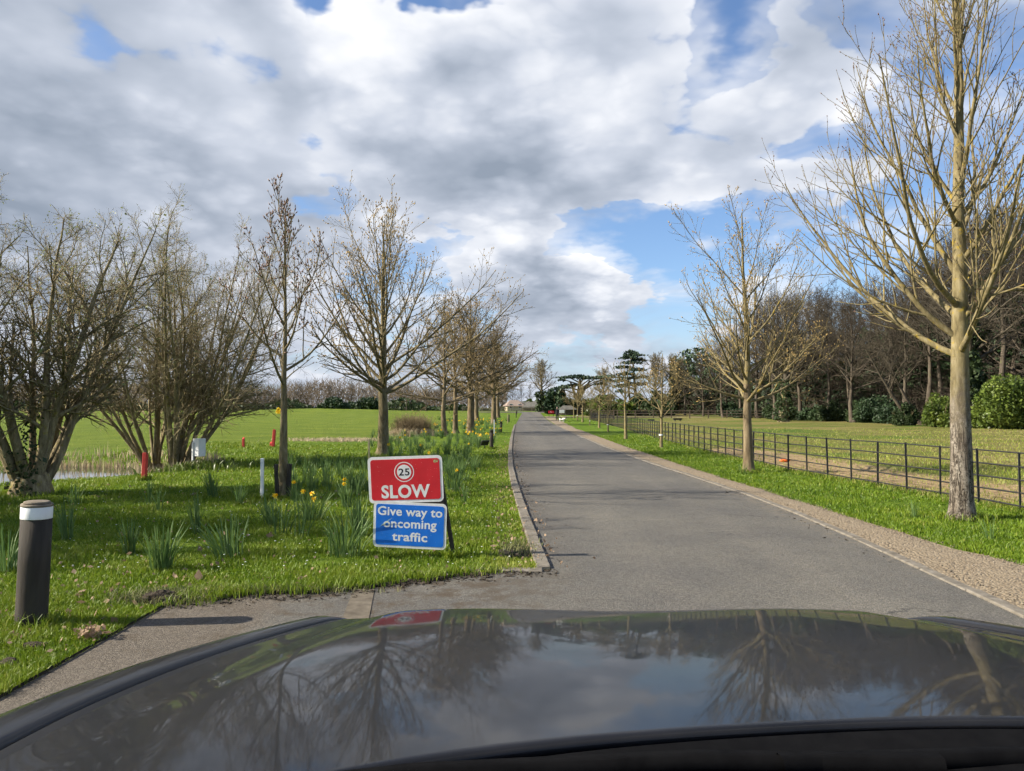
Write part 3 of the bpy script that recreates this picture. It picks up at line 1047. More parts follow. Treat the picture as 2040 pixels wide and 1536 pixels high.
acc = Acc()
ex = np.linspace(APX[2], APX[-1] - 0.3, 420)
ey = apron_y(ex)
ww = 0.015 + 0.06 * np.abs(np.sin(ex * 3.3 + 2 * np.sin(ex * 1.7))) + rng.random(420) * 0.03
Vs = np.concatenate([np.stack([ex, ey + 0.05, np.full(420, 0.022)], -1), np.stack([ex, ey - ww * 0.3, np.full(420, 0.030) + rng.random(420) * 0.008], -1), np.stack([ex, ey - ww, np.full(420, RZ + 0.003)], -1)])
ii = np.arange(419)
o = link('soil_rim', np_mesh('soil_rim', Vs, np.concatenate([np.stack([ii + 420 * k, ii + 420 * (k + 1), ii + 1 + 420 * (k + 1), ii + 1 + 420 * k], -1) for k in (0, 1)])), M['soil'])
tag(o, 'dark crumbling soil along the edge of the tarmac', 'soil', kind='stuff')
lump('turf_clod', 'dark clod of dug turf at the lawn edge by the entrance', G(318, 1200, 0.0), 0.20, 0.12, 0.085, M['soil'], 2, 4)
lump('soil_patch', 'black bare soil patch beside the kerb corner', (HOLE.x, HOLE.y, -0.005), 0.17, 0.36, 0.03, M['soil'], 3, 4)
lump('turf_clod', 'small brown turf clod near the bollard foot', G(75, 1292), 0.09, 0.06, 0.04, M['soil'], 6)
lump('turf_clod', 'brown clod at the left edge of the picture below the bollard', G(15, 1330), 0.08, 0.06, 0.05, M['soil'], 9)
# dry grass trodden out on soil and clods
x = np.concatenate([rng.normal(G(318, 1200).x, 0.22, 900), rng.normal(HOLE.x, 0.12, 500), rng.normal(G(500, 1190).x, 0.5, 500)])
y = np.concatenate([rng.normal(G(318, 1200).y + 0.06, 0.12, 900), rng.normal(HOLE.y + 0.05, 0.26, 500), rng.normal(6.75, 0.04, 500)])
o = blade_mesh('dead_grass', rng, x, y, H(x, y) + 0.02, rng.uniform(0.03, 0.09, len(x)), rng.uniform(0.006, 0.012, len(x)), rng.uniform(0.4, 0.95, len(x)), M['sedge'], rng.random(len(x)))
tag(o, 'withered grass on the clods and bare soil', 'dead grass')

# ------------------------------------------------------------------ trees
def finish_tree(name, label, cat, loc, trunk_acc, crown_acc, mats, extra=None, group=None, rotz=0.0):
    t = thing(name, label, cat, loc, rotz, group)
    link('trunk', trunk_acc.mesh(name + '_trunk', True), mats[0], t)
    c = link('crown', crown_acc.mesh(name + '_crown', True), mats[1], t)
    for nm, me, mt in (extra or []):
        link(nm, me, mt, c)['kind'] = 'stuff'
    return t


def trunk_line(rng, h, r0, rt, n=14, lean=(0, 0), wob=0.02, flare=1.5, tp_=0.75):
    z = np.concatenate([[-0.1, 0.0, 0.12], np.linspace(0.3, h, n)])
    s = z / h
    ox = np.cumsum(rng.normal(size=len(z)) * wob)
    oy = np.cumsum(rng.normal(size=len(z)) * wob)
    ox -= ox[0]
    oy -= oy[0]
    P = np.stack([ox + lean[0] * s, oy + lean[1] * s, z], -1)
    R = r0 + (rt - r0) * np.clip(s, 0, 1) ** tp_
    R[:3] *= [flare * 1.1, flare, 1 + (flare - 1) * 0.45]
    return P[None], R[None]


def broadleaf(name, label, loc, seed, h, r0, fork, levels, mats, lean=(0, 0), top_r=0.015, bud=None, leaf=None, group=None, rotz=0.0, wob=0.02, trunk_sides=14, n_trunk=14, flare=1.45, tp_=0.75):
    """bare broadleaf tree; levels: dicts for limbs, branches, twigs"""
    rng = np.random.default_rng(seed)
    tr, cr = Acc(), Acc()
    P, R = trunk_line(rng, h, r0, top_r, n_trunk, lean, wob, flare, tp_)
    # the clear stem is the trunk, the leader above the fork belongs to the crown
    cut = int(np.searchsorted(P[0, :, 2], fork * 1.15)) + 1
    tr.tube(P[:, :cut], R[:, :cut], trunk_sides)
    cr.tube(P[:, cut - 1:], R[:, cut - 1:], max(6, trunk_sides - 4))
    n = P.shape[1]
    zf = P[0, :, 2]
    k0 = int(np.searchsorted(zf, fork * 0.93))
    Pc, Rc = P[:, k0:], R[:, k0:]
    L = np.array([h - fork])
    tips, tdirs = [], []
    for li, lv in enumerate(levels):
        pos, d, Lc, R0 = spawn(rng, Pc, Rc, L, lv['m'], lv.get('t0', 0.0), lv.get('t1', 0.95), lv['a0'], lv['a1'], lv.get('asd', 8), lv['lr'], lv.get('fall', 0.5), lv['rr'], lv.get('rmin', 0.003), 0.0, lv.get('bias', 1.0))
        if lv.get('reach'):
            Lc = np.minimum(Lc, lv['reach'] / (np.hypot(d[:, 0], d[:, 1]) * 0.62 + 1e-3))
        Pn, Rn = grow(rng, pos, d, Lc, R0, lv['n'], lv['wob'], lv['up'], lv.get('taper', 0.3))
        cr.tube(Pn, Rn, lv['s'])
        tips.append(Pn[:, -1])
        tdirs.append(Pn[:, -1] - Pn[:, -2])
        if lv.get('keep', True):
            Pc, Rc, L = Pn, Rn, Lc
        last = Pn
    extra = []
    if bud:
        C = np.concatenate(tips)
        Dd = np.concatenate(tdirs)
        # side buds along the twigs too
        i = rng.integers(0, len(last), int(len(last) * bud.get('side', 0.6)))
        j = rng.integers(1, last.shape[1] - 1, len(i))
        C = np.concatenate([C, last[i, j] + rng.normal(size=(len(i), 3)) * 0.006])
        Dd = np.concatenate([Dd, unit(last[i, j + 1] - last[i, j]) + rng.normal(size=(len(i), 3)) * 0.6])
        pick = rng.random(len(C)) < bud.get('frac', 1.0)
        V_, F_ = octa(rng, C[pick], bud['r'], bud['l'], Dd[pick])
        extra.append(('bud_clusters', np_mesh(name + '_buds', V_, F_), bud['mat']))
    if leaf:
        i = rng.integers(0, len(last), leaf['n'])
        j = rng.integers(1, last.shape[1], leaf['n'])
        C = last[i, j] + rng.normal(size=(leaf['n'], 3)) * leaf.get('sd', 0.02)
        V_, F_ = quads_at(rng, C, leaf['size'], 1.8, 0.3)
        extra.append(('young_leaves', np_mesh(name + '_leaves', V_, F_), leaf['mat']))
    t = finish_tree(name, label, 'tree', loc, tr, cr, mats, extra, group, rotz)
    return t


def at(px, py):
    p = G(px, py)
    return (p.x, p.y, float(H(p.x, p.y)))


# big pale-barked tree on the right verge
broadleaf('ash_tree', 'tall bare tree with flaking pale bark on the verge at the right edge', at(1913, 1036), 11, 9.4, 0.172, 2.05, [
    dict(m=24, t0=0.0, t1=0.80, a0=62, a1=24, asd=7, lr=0.58, fall=0.36, rr=0.44, reach=2.35, n=14, wob=0.05, up=0.10, taper=0.16, s=8, bias=1.5),
    dict(m=10, t0=0.08, t1=0.92, a0=34, a1=22, asd=9, lr=0.60, fall=0.60, rr=0.52, n=9, wob=0.05, up=0.07, taper=0.3, s=5, rmin=0.006),
    dict(m=7, t0=0.15, t1=0.95, a0=42, a1=30, asd=12, lr=0.40, fall=0.45, rr=0.6, n=4, wob=0.09, up=0.09, taper=0.5, s=4, rmin=0.004),
], (M['bark_silver'], M['bark_limb']), bud=dict(r=0.008, l=0.024, mat=M['bud_brown'], side=1.2), top_r=0.02, wob=0.012, trunk_sides=18, flare=1.25)

# second tree on the right verge
broadleaf('verge_tree', 'bare tree with sunlit yellowish limbs spreading above a short brown trunk before the iron fence', at(1492, 942), 29, 6.7, 0.145, 1.75, [
    dict(m=28, t0=0.0, t1=0.70, a0=72, a1=36, asd=9, lr=0.70, fall=0.40, rr=0.44, n=11, wob=0.06, up=0.055, taper=0.18, s=7, bias=1.7),
    dict(m=9, t0=0.2, t1=0.95, a0=40, a1=30, asd=10, lr=0.42, fall=0.5, rr=0.55, n=6, wob=0.08, up=0.06, taper=0.35, s=5, rmin=0.006),
    dict(m=6, t0=0.2, t1=0.95, a0=42, a1=34, asd=14, lr=0.42, fall=0.4, rr=0.6, n=4, wob=0.10, up=0.08, taper=0.5, s=3, rmin=0.0045),
], (M['bark_brown'], M['bark_limb']), bud=dict(r=0.014, l=0.042, mat=M['bud_pale'], side=0.3, frac=0.75), wob=0.014, flare=1.3)

# left verge: slim tree
broadleaf('slim_tree', 'slim bare tree with stout upright twigs standing between two short dark stakes', at(566, 992), 43, 5.3, 0.115, 1.95, [
    dict(m=15, t0=0.0, t1=0.9, a0=62, a1=24, asd=8, lr=0.62, fall=0.62, rr=0.58, n=10, wob=0.05, up=0.085, taper=0.22, s=7),
    dict(m=7, t0=0.2, t1=0.92, a0=40, a1=28, asd=8, lr=0.46, fall=0.45, rr=0.6, n=6, wob=0.06, up=0.08, taper=0.4, s=5, rmin=0.007),
    dict(m=4, t0=0.25, t1=0.95, a0=42, a1=32, asd=12, lr=0.36, fall=0.3, rr=0.62, n=3, wob=0.07, up=0.1, taper=0.6, s=4, rmin=0.0055),
], (M['bark_olive'], M['bark_olive']), bud=dict(r=0.014, l=0.045, mat=M['bud_brown'], side=0.7), wob=0.008, top_r=0.012, tp_=0.5)

# left verge: full tree behind the signs
broadleaf('chestnut_tree', 'full rounded bare tree with pale sticky buds behind the red sign', at(760, 908), 57, 8.2, 0.225, 1.9, [
    dict(m=32, t0=0.0, t1=0.66, a0=72, a1=32, asd=8, lr=0.80, fall=0.38, rr=0.44, n=12, wob=0.055, up=0.07, taper=0.17, s=7, bias=1.7),
    dict(m=12, t0=0.2, t1=0.95, a0=42, a1=30, asd=10, lr=0.40, fall=0.5, rr=0.55, n=7, wob=0.08, up=0.055, taper=0.35, s=4, rmin=0.008),
    dict(m=6, t0=0.2, t1=0.95, a0=44, a1=34, asd=14, lr=0.38, fall=0.35, rr=0.6, n=4, wob=0.10, up=0.085, taper=0.5, s=3, rmin=0.006),
], (M['bark_olive'], M['bark_olive']), bud=dict(r=0.02, l=0.06, mat=M['bud_pale'], side=0.3, frac=0.8), wob=0.016, flare=1.25)

# left verge: the trees farther along the road
def row_tree(seed, h, r0, label, loc, group=None, mats=None, dens=(20, 9, 7), spread=62):
    return broadleaf('roadside_tree', label, loc, seed, h, r0, h * 0.21, [
        dict(m=dens[0], t0=0.0, t1=0.75, a0=spread, a1=26, asd=9, lr=0.70, fall=0.48, rr=0.55, n=9, wob=0.075, up=0.05, taper=0.2, s=6),
        dict(m=dens[1], t0=0.15, t1=0.95, a0=46, a1=34, asd=12, lr=0.42, fall=0.45, rr=0.55, n=5, wob=0.10, up=0.04, taper=0.35, s=4, rmin=0.011),
        dict(m=dens[2], t0=0.15, t1=0.97, a0=48, a1=38, asd=16, lr=0.42, fall=0.3, rr=0.6, n=3, wob=0.12, up=0.05, taper=0.5, s=3, rmin=0.0085),
    ], mats or (M['bark_brown'], M['bark_brown']), bud=dict(r=0.026, l=0.075, mat=M['bud_pale'], side=0.1, frac=0.45), group=group, wob=0.03, flare=1.3)


t0_ = row_tree(71, 9.3, 0.30, 'stout dark trunked tree among the daffodils close to the road', at(937, 862), dens=(30, 12, 8), spread=74)
t1_ = row_tree(72, 7.4, 0.19, 'pale trunked bare tree leftmost of three among the daffodils', at(886, 867), dens=(20, 9, 6), spread=74)
copy_tree(t1_, at(908, 863), 2.1, 1.05, 'slender pale trunked tree in the middle of three among the daffodils')
copy_tree(t0_, (-1.8, 74, 0.0), 1.0, 1.05, 'bare roadside tree farther on behind the stout dark trunked tree', None)
copy_tree(t0_, (-4.5, 96, 0.0), 2.6, 1.12, 'twiggy roadside tree well beyond the daffodils, its crown reaching over the verge', None)
copy_tree(t0_, (-2.2, 118, float(H(-2, 118))), 4.0, 1.25, 'grey bare tree farthest along the left side of the road', None)

# many-stemmed willows by the pond
def willow(seed, label, loc, stems, h, mats, spread=(10, 38), r=0.11, dens=(11, 9, 6), ivy=False, leaves=9000, group=None, twin=0.0, name='willow_tree'):
    rng = np.random.default_rng(seed)
    tr, cr = Acc(), Acc()
    n = stems
    a = np.arange(n) * 2.399 + rng.normal(size=n) * 0.3
    s = np.sqrt((np.arange(n) + 0.5) / n)
    base = np.stack([np.cos(a) * 0.20 * s, np.sin(a) * 0.20 * s, np.full(n, 0.12)], -1)
    if twin:
        base[:, 0] += np.where(np.cos(a) > 0, twin, -twin)
    ang = np.radians(spread[0] + (spread[1] - spread[0]) * s + rng.normal(size=n) * 4)
    d = np.stack([np.cos(a) * np.sin(ang), np.sin(a) * np.sin(ang), np.cos(ang)], -1)
    L = h * rng.uniform(0.76, 0.88, n) / np.maximum(np.cos(ang), 0.72) ** 0.6
    P, R = grow(rng, base, d, L, r * rng.uniform(0.7, 1.25, n), 14, 0.05, 0.04, 0.13)
    tr.tube(P[:, :6], R[:, :6], 9)
    cr.tube(P[:, 5:], R[:, 5:], 6)
    # root stools
    for bx in ((-twin, twin) if twin else (0.0,)):
        rr = 0.34 if not twin else 0.28
        z = np.array([-0.1, 0.05, 0.2, 0.38, 0.52])
        Pz = np.stack([np.full(5, bx), np.zeros(5), z], -1)[None]
        tr.tube(Pz, np.array([[rr * 1.35, rr * 1.15, rr, rr * 0.9, rr * 0.55]]), 12)
    Pc, Rc, Lc = P[:, 3:], R[:, 3:], L
    specs = [dict(m=dens[0], t0=0.0, t1=0.97, a0=44, a1=30, asd=11, lr=0.34, fall=0.55, rr=0.6, n=6, wob=0.09, up=0.012, taper=0.35, s=4, rmin=0.009),
             dict(m=dens[1], t0=0.12, t1=0.97, a0=46, a1=36, asd=14, lr=0.42, fall=0.35, rr=0.6, n=4, wob=0.12, up=0.03, taper=0.5, s=3, rmin=0.006),
             dict(m=dens[2], t0=0.12, t1=0.98, a0=46, a1=38, asd=16, lr=0.55, fall=0.3, rr=0.6, n=2, wob=0.16, up=0.05, taper=0.5, s=3, rmin=0.0034)]
    for lv in specs:
        pos, dd, Lx, R0 = spawn(rng, Pc, Rc, Lc, lv['m'], lv['t0'], lv['t1'], lv['a0'], lv['a1'], lv['asd'], lv['lr'], lv['fall'], lv['rr'], lv['rmin'])
        Pc, Rc = grow(rng, pos, dd, Lx, R0, lv['n'], lv['wob'], lv['up'], lv['taper'])
        Lc = Lx
        cr.tube(Pc, Rc, lv['s'])
    i = rng.integers(0, len(Pc), leaves)
    C = Pc[i, rng.integers(1, Pc.shape[1], leaves)] + rng.normal(size=(leaves, 3)) * 0.025
    V_, F_ = quads_at(rng, C, 0.022, 1.7, 0.4)
    extra = [('young_leaves', np_mesh(name + '_leaves', V_, F_), M['leaf_bud'])]
    t = finish_tree(name, label, 'tree', loc, tr, cr, mats, extra, group)
    if ivy:
        k = 380
        C = np.stack([rng.normal(0.05, 0.16, k), -0.36 + rng.normal(size=k) * 0.05, rng.random(k) ** 1.4 * 1.5], -1)
        V_, F_ = quads_at(rng, C, 0.05, 1.2)
        link('ivy', np_mesh('ivy', V_, F_), M['ivy'], t)
    return t


wil = willow(5, 'many stemmed willow at the pond, at the left edge of the picture', at(62, 985), 10, 6.0, (M['bark_willow'], M['bark_willow']), (8, 29), 0.11, (13, 10, 8), True, 6000)
willow(8, 'many stemmed willow with a dense rounded crown beside the white box', at(330, 925), 28, 7.6, (M['bark_willow'], M['bark_willow']), (5, 35), 0.07, (12, 10, 8), False, 10000, twin=0.25)
# neighbours of the pond willows outside the picture, whose shade lies on the verge
copy_tree(wil, (-13.6, 11.4, 0), 4.0, 1.1, 'second willow standing off to the left of the verge', None)
copy_tree(wil, (-11.0, 9.2, 0), 2.2, 1.05, 'willow standing off to the left of the verge', None)

rng = np.random.default_rng(61)
n = 1500
x, y = scatter_view(rng, n, 5.0, 40, lambda y: np.maximum(-0.7 * y, -9.0), lambda y: XL(y) + 0.25, 1.6)
ok = y > apron_y(x) - 0.12
x, y = x[ok], y[ok]
xk = XL(y[:500]) - 0.25 + rng.normal(size=len(y[:500])) * 0.22
x[:500] = np.where(y[:500] > 8, xk, x[:500])
V_, F_ = quads_at(rng, np.stack([x, y, H(x, y) + 0.035 + rng.random(len(x)) * 0.02], -1), 0.028, 1.4, 0.0)
o = link('fallen_leaves', np_mesh('fallen_leaves', V_, F_), M['dry_brush'])
tag(o, 'dead brown leaves scattered over the verge and along the kerb', 'fallen leaves', kind='stuff')
n = 420
x, y = scatter_view(rng, n, 7.5, 30, lambda y: np.maximum(-0.6 * y, -8.0), lambda y: XL(y) - 0.3, 1.6)
V_, F_ = octa(rng, np.stack([x, y, H(x, y) + 0.075], -1), 0.011, 0.004, np.tile([0.0, 0, 1], (n, 1)))
o = link('daisies', np_mesh('daisies', V_, F_), M['white_paint'])
tag(o, 'tiny white daisies dotted through the left verge', 'daisies', kind='stuff')

# longer grass left standing round posts, trunks and signs
px_py = [(62, 1250, 0.13), (775, 1114, 0.06), (903, 1114, 0.06), (522, 998, 0.05), (566, 992, 0.2), (760, 908, 0.32), (1913, 1036, 0.24), (1492, 942, 0.2), (62, 985, 0.5), (330, 925, 0.6), (287, 957, 0.08), (979, 895, 0.1)]
xs_, ys_ = [], []
for a_, b_, r_ in px_py:
    c_ = G(a_, b_)
    k_ = int(260 + 500 * r_)
    th = rng.random(k_) * 6.283
    q_ = r_ * (0.95 + np.abs(rng.normal(size=k_)) * 0.45) + 0.01
    xs_.append(c_.x + np.cos(th) * q_)
    ys_.append(c_.y + np.sin(th) * q_)
x, y = np.concatenate(xs_), np.concatenate(ys_)
o = blade_mesh('tall_grass', rng, x, y, H(x, y), rng.uniform(0.06, 0.17, len(x)), 0.008 * (y / 7) ** 0.6, rng.uniform(0.2, 0.9, len(x)), M['blade'], np.clip(rng.normal(0.5, 0.25, len(x)), 0, 1))
tag(o, 'longer grass left standing round trunks, posts and signs', 'grass', kind='stuff')
# crumbs of earth, straw and twigs washed onto the tarmac
n = 2600
x = rng.uniform(APX[2], APX[-1] + 0.4, n)
y = apron_y(x) - np.abs(rng.normal(size=n)) * 0.16 - 0.01
far_ = rng.random(n) < 0.35
y[far_] = rng.uniform(8, 40, far_.sum())
x[far_] = np.where(rng.random(far_.sum()) < 0.55, XL(y[far_]) + np.abs(rng.normal(size=far_.sum())) * 0.16, XR(y[far_]) - np.abs(rng.normal(size=far_.sum())) * 0.2)
V_, F_ = quads_at(rng, np.stack([x, y, np.full(n, RZ + 0.006)], -1), 0.012, 2.0, 0.0, 0.6)
V_[:, 2] = np.clip(V_[:, 2], RZ + 0.002, RZ + 0.012)
o = link('road_debris', np_mesh('road_debris', V_, F_), M['soil'])
tag(o, 'crumbs of earth and twigs along the edges of the tarmac', 'debris', kind='stuff')

# young trees along the right verge
def young(seed, h, r0, label, loc, mats=None, dens=(9, 5, 3), group='young trees planted along the right verge'):
    return broadleaf('young_tree', label, loc, seed, h, r0, h * 0.33, [
        dict(m=dens[0], t0=0.0, t1=0.6, a0=62, a1=36, asd=9, lr=0.82, bias=1.5, fall=0.45, rr=0.62, n=7, wob=0.07, up=0.055, taper=0.25, s=5, rmin=0.012),
        dict(m=dens[1], t0=0.2, t1=0.95, a0=42, a1=32, asd=10, lr=0.42, fall=0.4, rr=0.6, n=4, wob=0.09, up=0.05, taper=0.4, s=4, rmin=0.009),
        dict(m=dens[2], t0=0.2, t1=0.95, a0=44, a1=36, asd=14, lr=0.42, fall=0.3, rr=0.65, n=3, wob=0.1, up=0.05, taper=0.5, s=3, rmin=0.008),
    ], mats or (M['bark_limb'], M['bark_limb']), group=group, wob=0.012, n_trunk=9, trunk_sides=8, bud=dict(r=0.018, l=0.05, mat=M['bud_pale'], side=0.0, frac=0.3), flare=1.15)


yt = young(81, 3.9, 0.07, 'young bare tree with a white band round its thin stem', at(1317, 893), dens=(15, 7, 5))
bm = bmesh.new()
bmesh.ops.create_cone(bm, segments=10, radius1=0.085, radius2=0.085, depth=0.06, cap_ends=True)
link('tree_tie', bm_mesh('tree_tie', bm), M['white_paint'], yt, (0, 0, 0.55))
yb = young(82, 4.1, 0.10, 'young bare tree with a pale sunlit stem forking low', at(1246, 875), (M['bark_limb'], M['bark_limb']), dens=(13, 6, 5))
for k, (px, py, sc, rz, lb) in enumerate((
        (1211, 860, 0.9, 1.1, 'third young pale stemmed tree from the paddock end of the verge row'),
        (1194, 853, 1.0, 2.3, 'young tree with a pale stem next to the thinnest stake-like sapling'),
        (1175, 847, 0.75, 3.0, 'thinnest young sapling midway along the right verge row'),
        (1161, 841, 1.2, 4.2, 'taller young tree near the dog on the far verge'),
        (1150.5, 837.5, 1.2, 5.2, 'second young tree beyond the dog on the far verge'),
        (1143, 834.5, 1.2, 0.6, 'farthest young tree of the right verge row'))):
    p = G(px, py)
    copy_tree(yb if k % 2 else yt, (p.x, p.y, float(H(p.x, p.y))), rz, sc, lb, 'young trees planted along the right verge')

# ------------------------------------------------------------------ iron fence
fence = thing('estate_fence', 'black iron estate railing along the right verge and paddock', 'fence', (0, 0, 0))
post = box_mesh('iron_post', 0.045, 0.014, 1.0, 0.003)
post.materials.append(M['iron'])
rnd = random.Random(9)
FH = 0.97
ypos = [6.0]
while ypos[-1] < 106:
    ya = ypos[-1]
    dx = (float(fence_x(ya + 0.5)) - float(fence_x(ya)))
    ypos.append(ya + 0.97 / math.hypot(1, dx / 0.5))
tops = []
for y in ypos:
    x = float(fence_x(y))
    z = float(H(x, y))
    o = link('post', post, None, fence, (x, y, z - 0.05 + rnd.uniform(-0.012, 0.012)), (rnd.uniform(-0.02, 0.02), rnd.uniform(-0.02, 0.02), rnd.uniform(-0.2, 0.2) + 0.25))
    o.scale = (1, 1, (FH + 0.05))
    tops.append((x, y, z))
for k, hh in enumerate((0.12, 0.32, 0.52, 0.73, 0.945)):
    P = np.array([(x, y, z + hh * FH / 0.97 + rnd.uniform(-0.008, 0.008)) for x, y, z in tops])
    acc = Acc()
    # flat bars below, a round bar on top
    hgt, wdt = (0.012, 0.012) if k == 4 else (0.013, 0.005)
    V_, F_ = tube_arrays(P[None], np.full((1, len(P)), 1.0), 4 if k < 4 else 6)
    sides = 4 if k < 4 else 6
    Vr = V_.reshape(len(P), sides, 3)
    c = P[:, None]
    d = Vr - c
    if k < 4:
        ang = np.array([[-1, -1], [1, -1], [1, 1], [-1, 1]])
        Vr = c + np.stack([np.tile(ang[:, 0] * wdt, (len(P), 1)), np.zeros((len(P), 4)), np.tile(ang[:, 1] * hgt, (len(P), 1))], -1)
    else:
        Vr = c + d * 0.0125
    link('rail', np_mesh('rail', Vr.reshape(-1, 3), F_), M['iron'], fence)

# ------------------------------------------------------------------ wooden post-and-rail fences
def rail_fence(name, label, A, B, spacing, h, rails, mat, pw=0.12, group=None):
    A, B = Vector(A), Vector(B)
    n = max(2, int((B - A).length / spacing))
    root = thing(name, label, 'fence', (0, 0, 0), 0, group)
    pm = box_mesh('wood_post', pw, pw, h, 0.01)
    pm.materials.append(mat)
    seg = (B - A).length / n
    rm = box_mesh('wood_rail', seg - 0.02, 0.045, 0.10, 0.0, False)
    rm.materials.append(mat)
    rz = math.atan2(B.y - A.y, B.x - A.x)
    for k in range(n + 1):
        p = A + (B - A) * (k / n)
        z = float(H(p.x, p.y))
        link('post', pm, None, root, (p.x, p.y, z - 0.03), (0, 0, rz))
        if k < n:
            q = A + (B - A) * ((k + 0.5) / n)
            zq = float(H(q.x, q.y))
            for r in range(rails):
                link('rail', rm, None, root, (q.x - 0.08 * math.sin(-rz), q.y - 0.08 * math.cos(rz), zq + h * (0.28 + 0.62 * r / max(1, rails - 1))), (0, 0, rz))
    return root


rail_fence('wooden_fence', 'dark post and rail fence across the far end of the paddock', (13.5, 116, 0), (56, 108, 0), 2.6, 1.25, 3, M['fence_wood'], 0.16)
rail_fence('wooden_fence', 'brown post and rail fence closing the far end of the road', (-12, 182, 0), (9.5, 180, 0), 2.2, 1.25, 3, M['weathered_wood'], 0.14)
rail_fence('wooden_fence', 'sunlit wooden fence slanting down behind the person', (9.7, 178.5, 0), (14.5, 134, 0), 2.4, 1.25, 3, M['weathered_wood'], 0.14)
rail_fence('wooden_fence', 'short wooden fence beside the white notice board', (13.9, 132, 0), (23, 129, 0), 2.3, 1.2, 4, M['fence_wood'], 0.14)
# dark gate at the end of the iron fence
gt = thing('field_gate', 'dark gate closing the far end of the iron railing', 'gate', (11.3, 107.5, float(H(11, 107))), rad(-8))
pm = box_mesh('gate_post', 0.16, 0.16, 1.5, 0.01)
for xx in (0, 3.2):
    link('gate_post', pm, M['fence_wood'], gt, (xx, 0, 0))
bm_ = box_mesh('gate_bar', 3.0, 0.04, 0.11, 0, False)
for k in range(5):
    link('bar', bm_, M['fence_wood'], gt, (1.6, 0, 0.25 + 0.24 * k))

# troughs in the paddock
def trough(label, px, py, sc):
    p = G(px, py)
    t = thing('water_trough', label, 'trough', (p.x, p.y, float(H(p.x, p.y))), 0.1, 'troughs by the paddock fence')
    t.scale = (sc, sc, sc)
    bm = bmesh.new()
    for (cx, cy, cz, sx, sy, sz) in ((0, 0, 0.32, 2.2, 0.6, 0.05), (0, 0.32, 0.5, 2.3, 0.05, 0.42), (0, -0.32, 0.5, 2.3, 0.05, 0.42), (1.12, 0, 0.5, 0.05, 0.58, 0.40), (-1.12, 0, 0.5, 0.05, 0.58, 0.40)):
        add_box(bm, cx, cy, cz, sx, sy, sz)
    link('tub', bm_mesh('tub', bm), M['iron'], t)
    fm = box_mesh('trough_foot', 0.2, 0.5, 0.3)
    for xx in (-0.7, 0.7):
        link('foot', fm, M['concrete'], t, (xx, 0, 0))


trough('dark water trough at the paddock fence nearer the young trees', 1297, 839, 0.36)
trough('larger looking dark trough on pale feet at the paddock fence', 1350, 838.5, 0.5)

# orange marker lying in the muddy strip
p = G(1563, 921)
lump('orange_marker', None, (p.x, p.y, 0.05), 0.16, 0.07, 0.06, M['orange'], 4, 2)
tag(bpy.data.objects['orange_marker'], 'bright orange scrap lying on the straw coloured mud behind the railing', 'litter')

# ------------------------------------------------------------------ bollards, stakes and posts
def bollard(label, loc, h, r, band=True, lean=(0, 0), group=None):
    t = thing('bollard', label, 'bollard', loc, 0, group)
    t.rotation_euler = (lean[0], lean[1], 0)
    V_, F_ = lathe([(r * 1.02, -0.05), (r * 1.02, 0.1), (r * 0.99, h * 0.5), (r * 0.985, h * 0.862)], 28)
    V_ = V_ + np.random.default_rng(3).normal(size=V_.shape) * 0.0015
    link('post', np_mesh('post', V_, F_, True), M['dark_post'], t)
    if band:
        V_, F_ = lathe([(r * 1.0, h * 0.862), (r * 1.005, h * 0.866), (r * 1.005, h * 0.955), (r * 0.99, h * 0.958)], 28)
        link('white_band', np_mesh('band', V_, F_, False), M['white_paint'], t)
        V_, F_ = lathe([(r * 1.02, h * 0.958), (r * 1.03, h * 0.968), (r * 1.0, h * 0.978)], 28)
        link('rim', np_mesh('rim', V_, F_), M['weathered_wood'], t)
        V_, F_ = lathe([(r * 0.86, h * 0.978), (r * 0.84, h * 0.994), (r * 0.74, h * 0.998)], 28)
        link('cap', np_mesh('cap', V_, F_), M['weathered_wood'], t)
    else:
        V_, F_ = lathe([(r * 1.02, h * 0.862), (r * 1.02, h * 0.965), (r * 0.8, h)], 16)
        link('cap', np_mesh('cap', V_, F_), M['white_paint'] if group == 'white topped' else M['dark_post'], t)
    return t


bp = G(62, 1250)
bollard('thick dark wooden bollard with white band and pale cap at the lawn corner', (bp.x, bp.y, 0), 0.95, 0.106, True, (0.0, 0.03))
for px, py, hpx, lb in ((979, 895, 39, 'nearest black bollard on the left kerbside verge beside the spotlight'),
                        (998, 861, 21, 'second black bollard along the left kerbside verge'),
                        (1014, 841, 15, 'third black bollard along the left kerbside verge'),
                        (1029.5, 832, 11, 'black bollard where the left verge nearly meets the far road end'),
                        (1019, 822, 7, 'farthest small black bollard by the far fence')):
    p = G(px, py)
    yb_ = p.y if py > 830 else 150.0
    h = hpx / FPX * yb_
    loc = (p.x, p.y, float(H(p.x, p.y))) if py > 830 else (float(XL(150)) - 1.0, 150.0, float(H(1, 150)))
    if py == 832:
        loc = (float(XL(120)) - 0.55, 118.0, float(H(1, 118)))
        h = 1.0
    bollard(lb, loc, min(h, 1.0), 0.075, False, (0, 0), 'black bollards along the left verge')
# small spotlight next to the nearest one
p = G(966, 893)
sl = thing('spotlight', 'small black ground spotlight tilted beside the nearest black bollard', 'spotlight', (p.x, p.y, 0), 0.4)
bm = bmesh.new()
add_box(bm, 0, 0, 0.22, 0.34, 0.05, 0.26, (0.7, 0, 0), 0.01)
link('head', bm_mesh('head', bm), M['iron'], sl)
bm = bmesh.new()
add_box(bm, 0, 0.03, 0.1, 0.03, 0.03, 0.25)
link('stem', bm_mesh('stem', bm), M['iron'], sl)


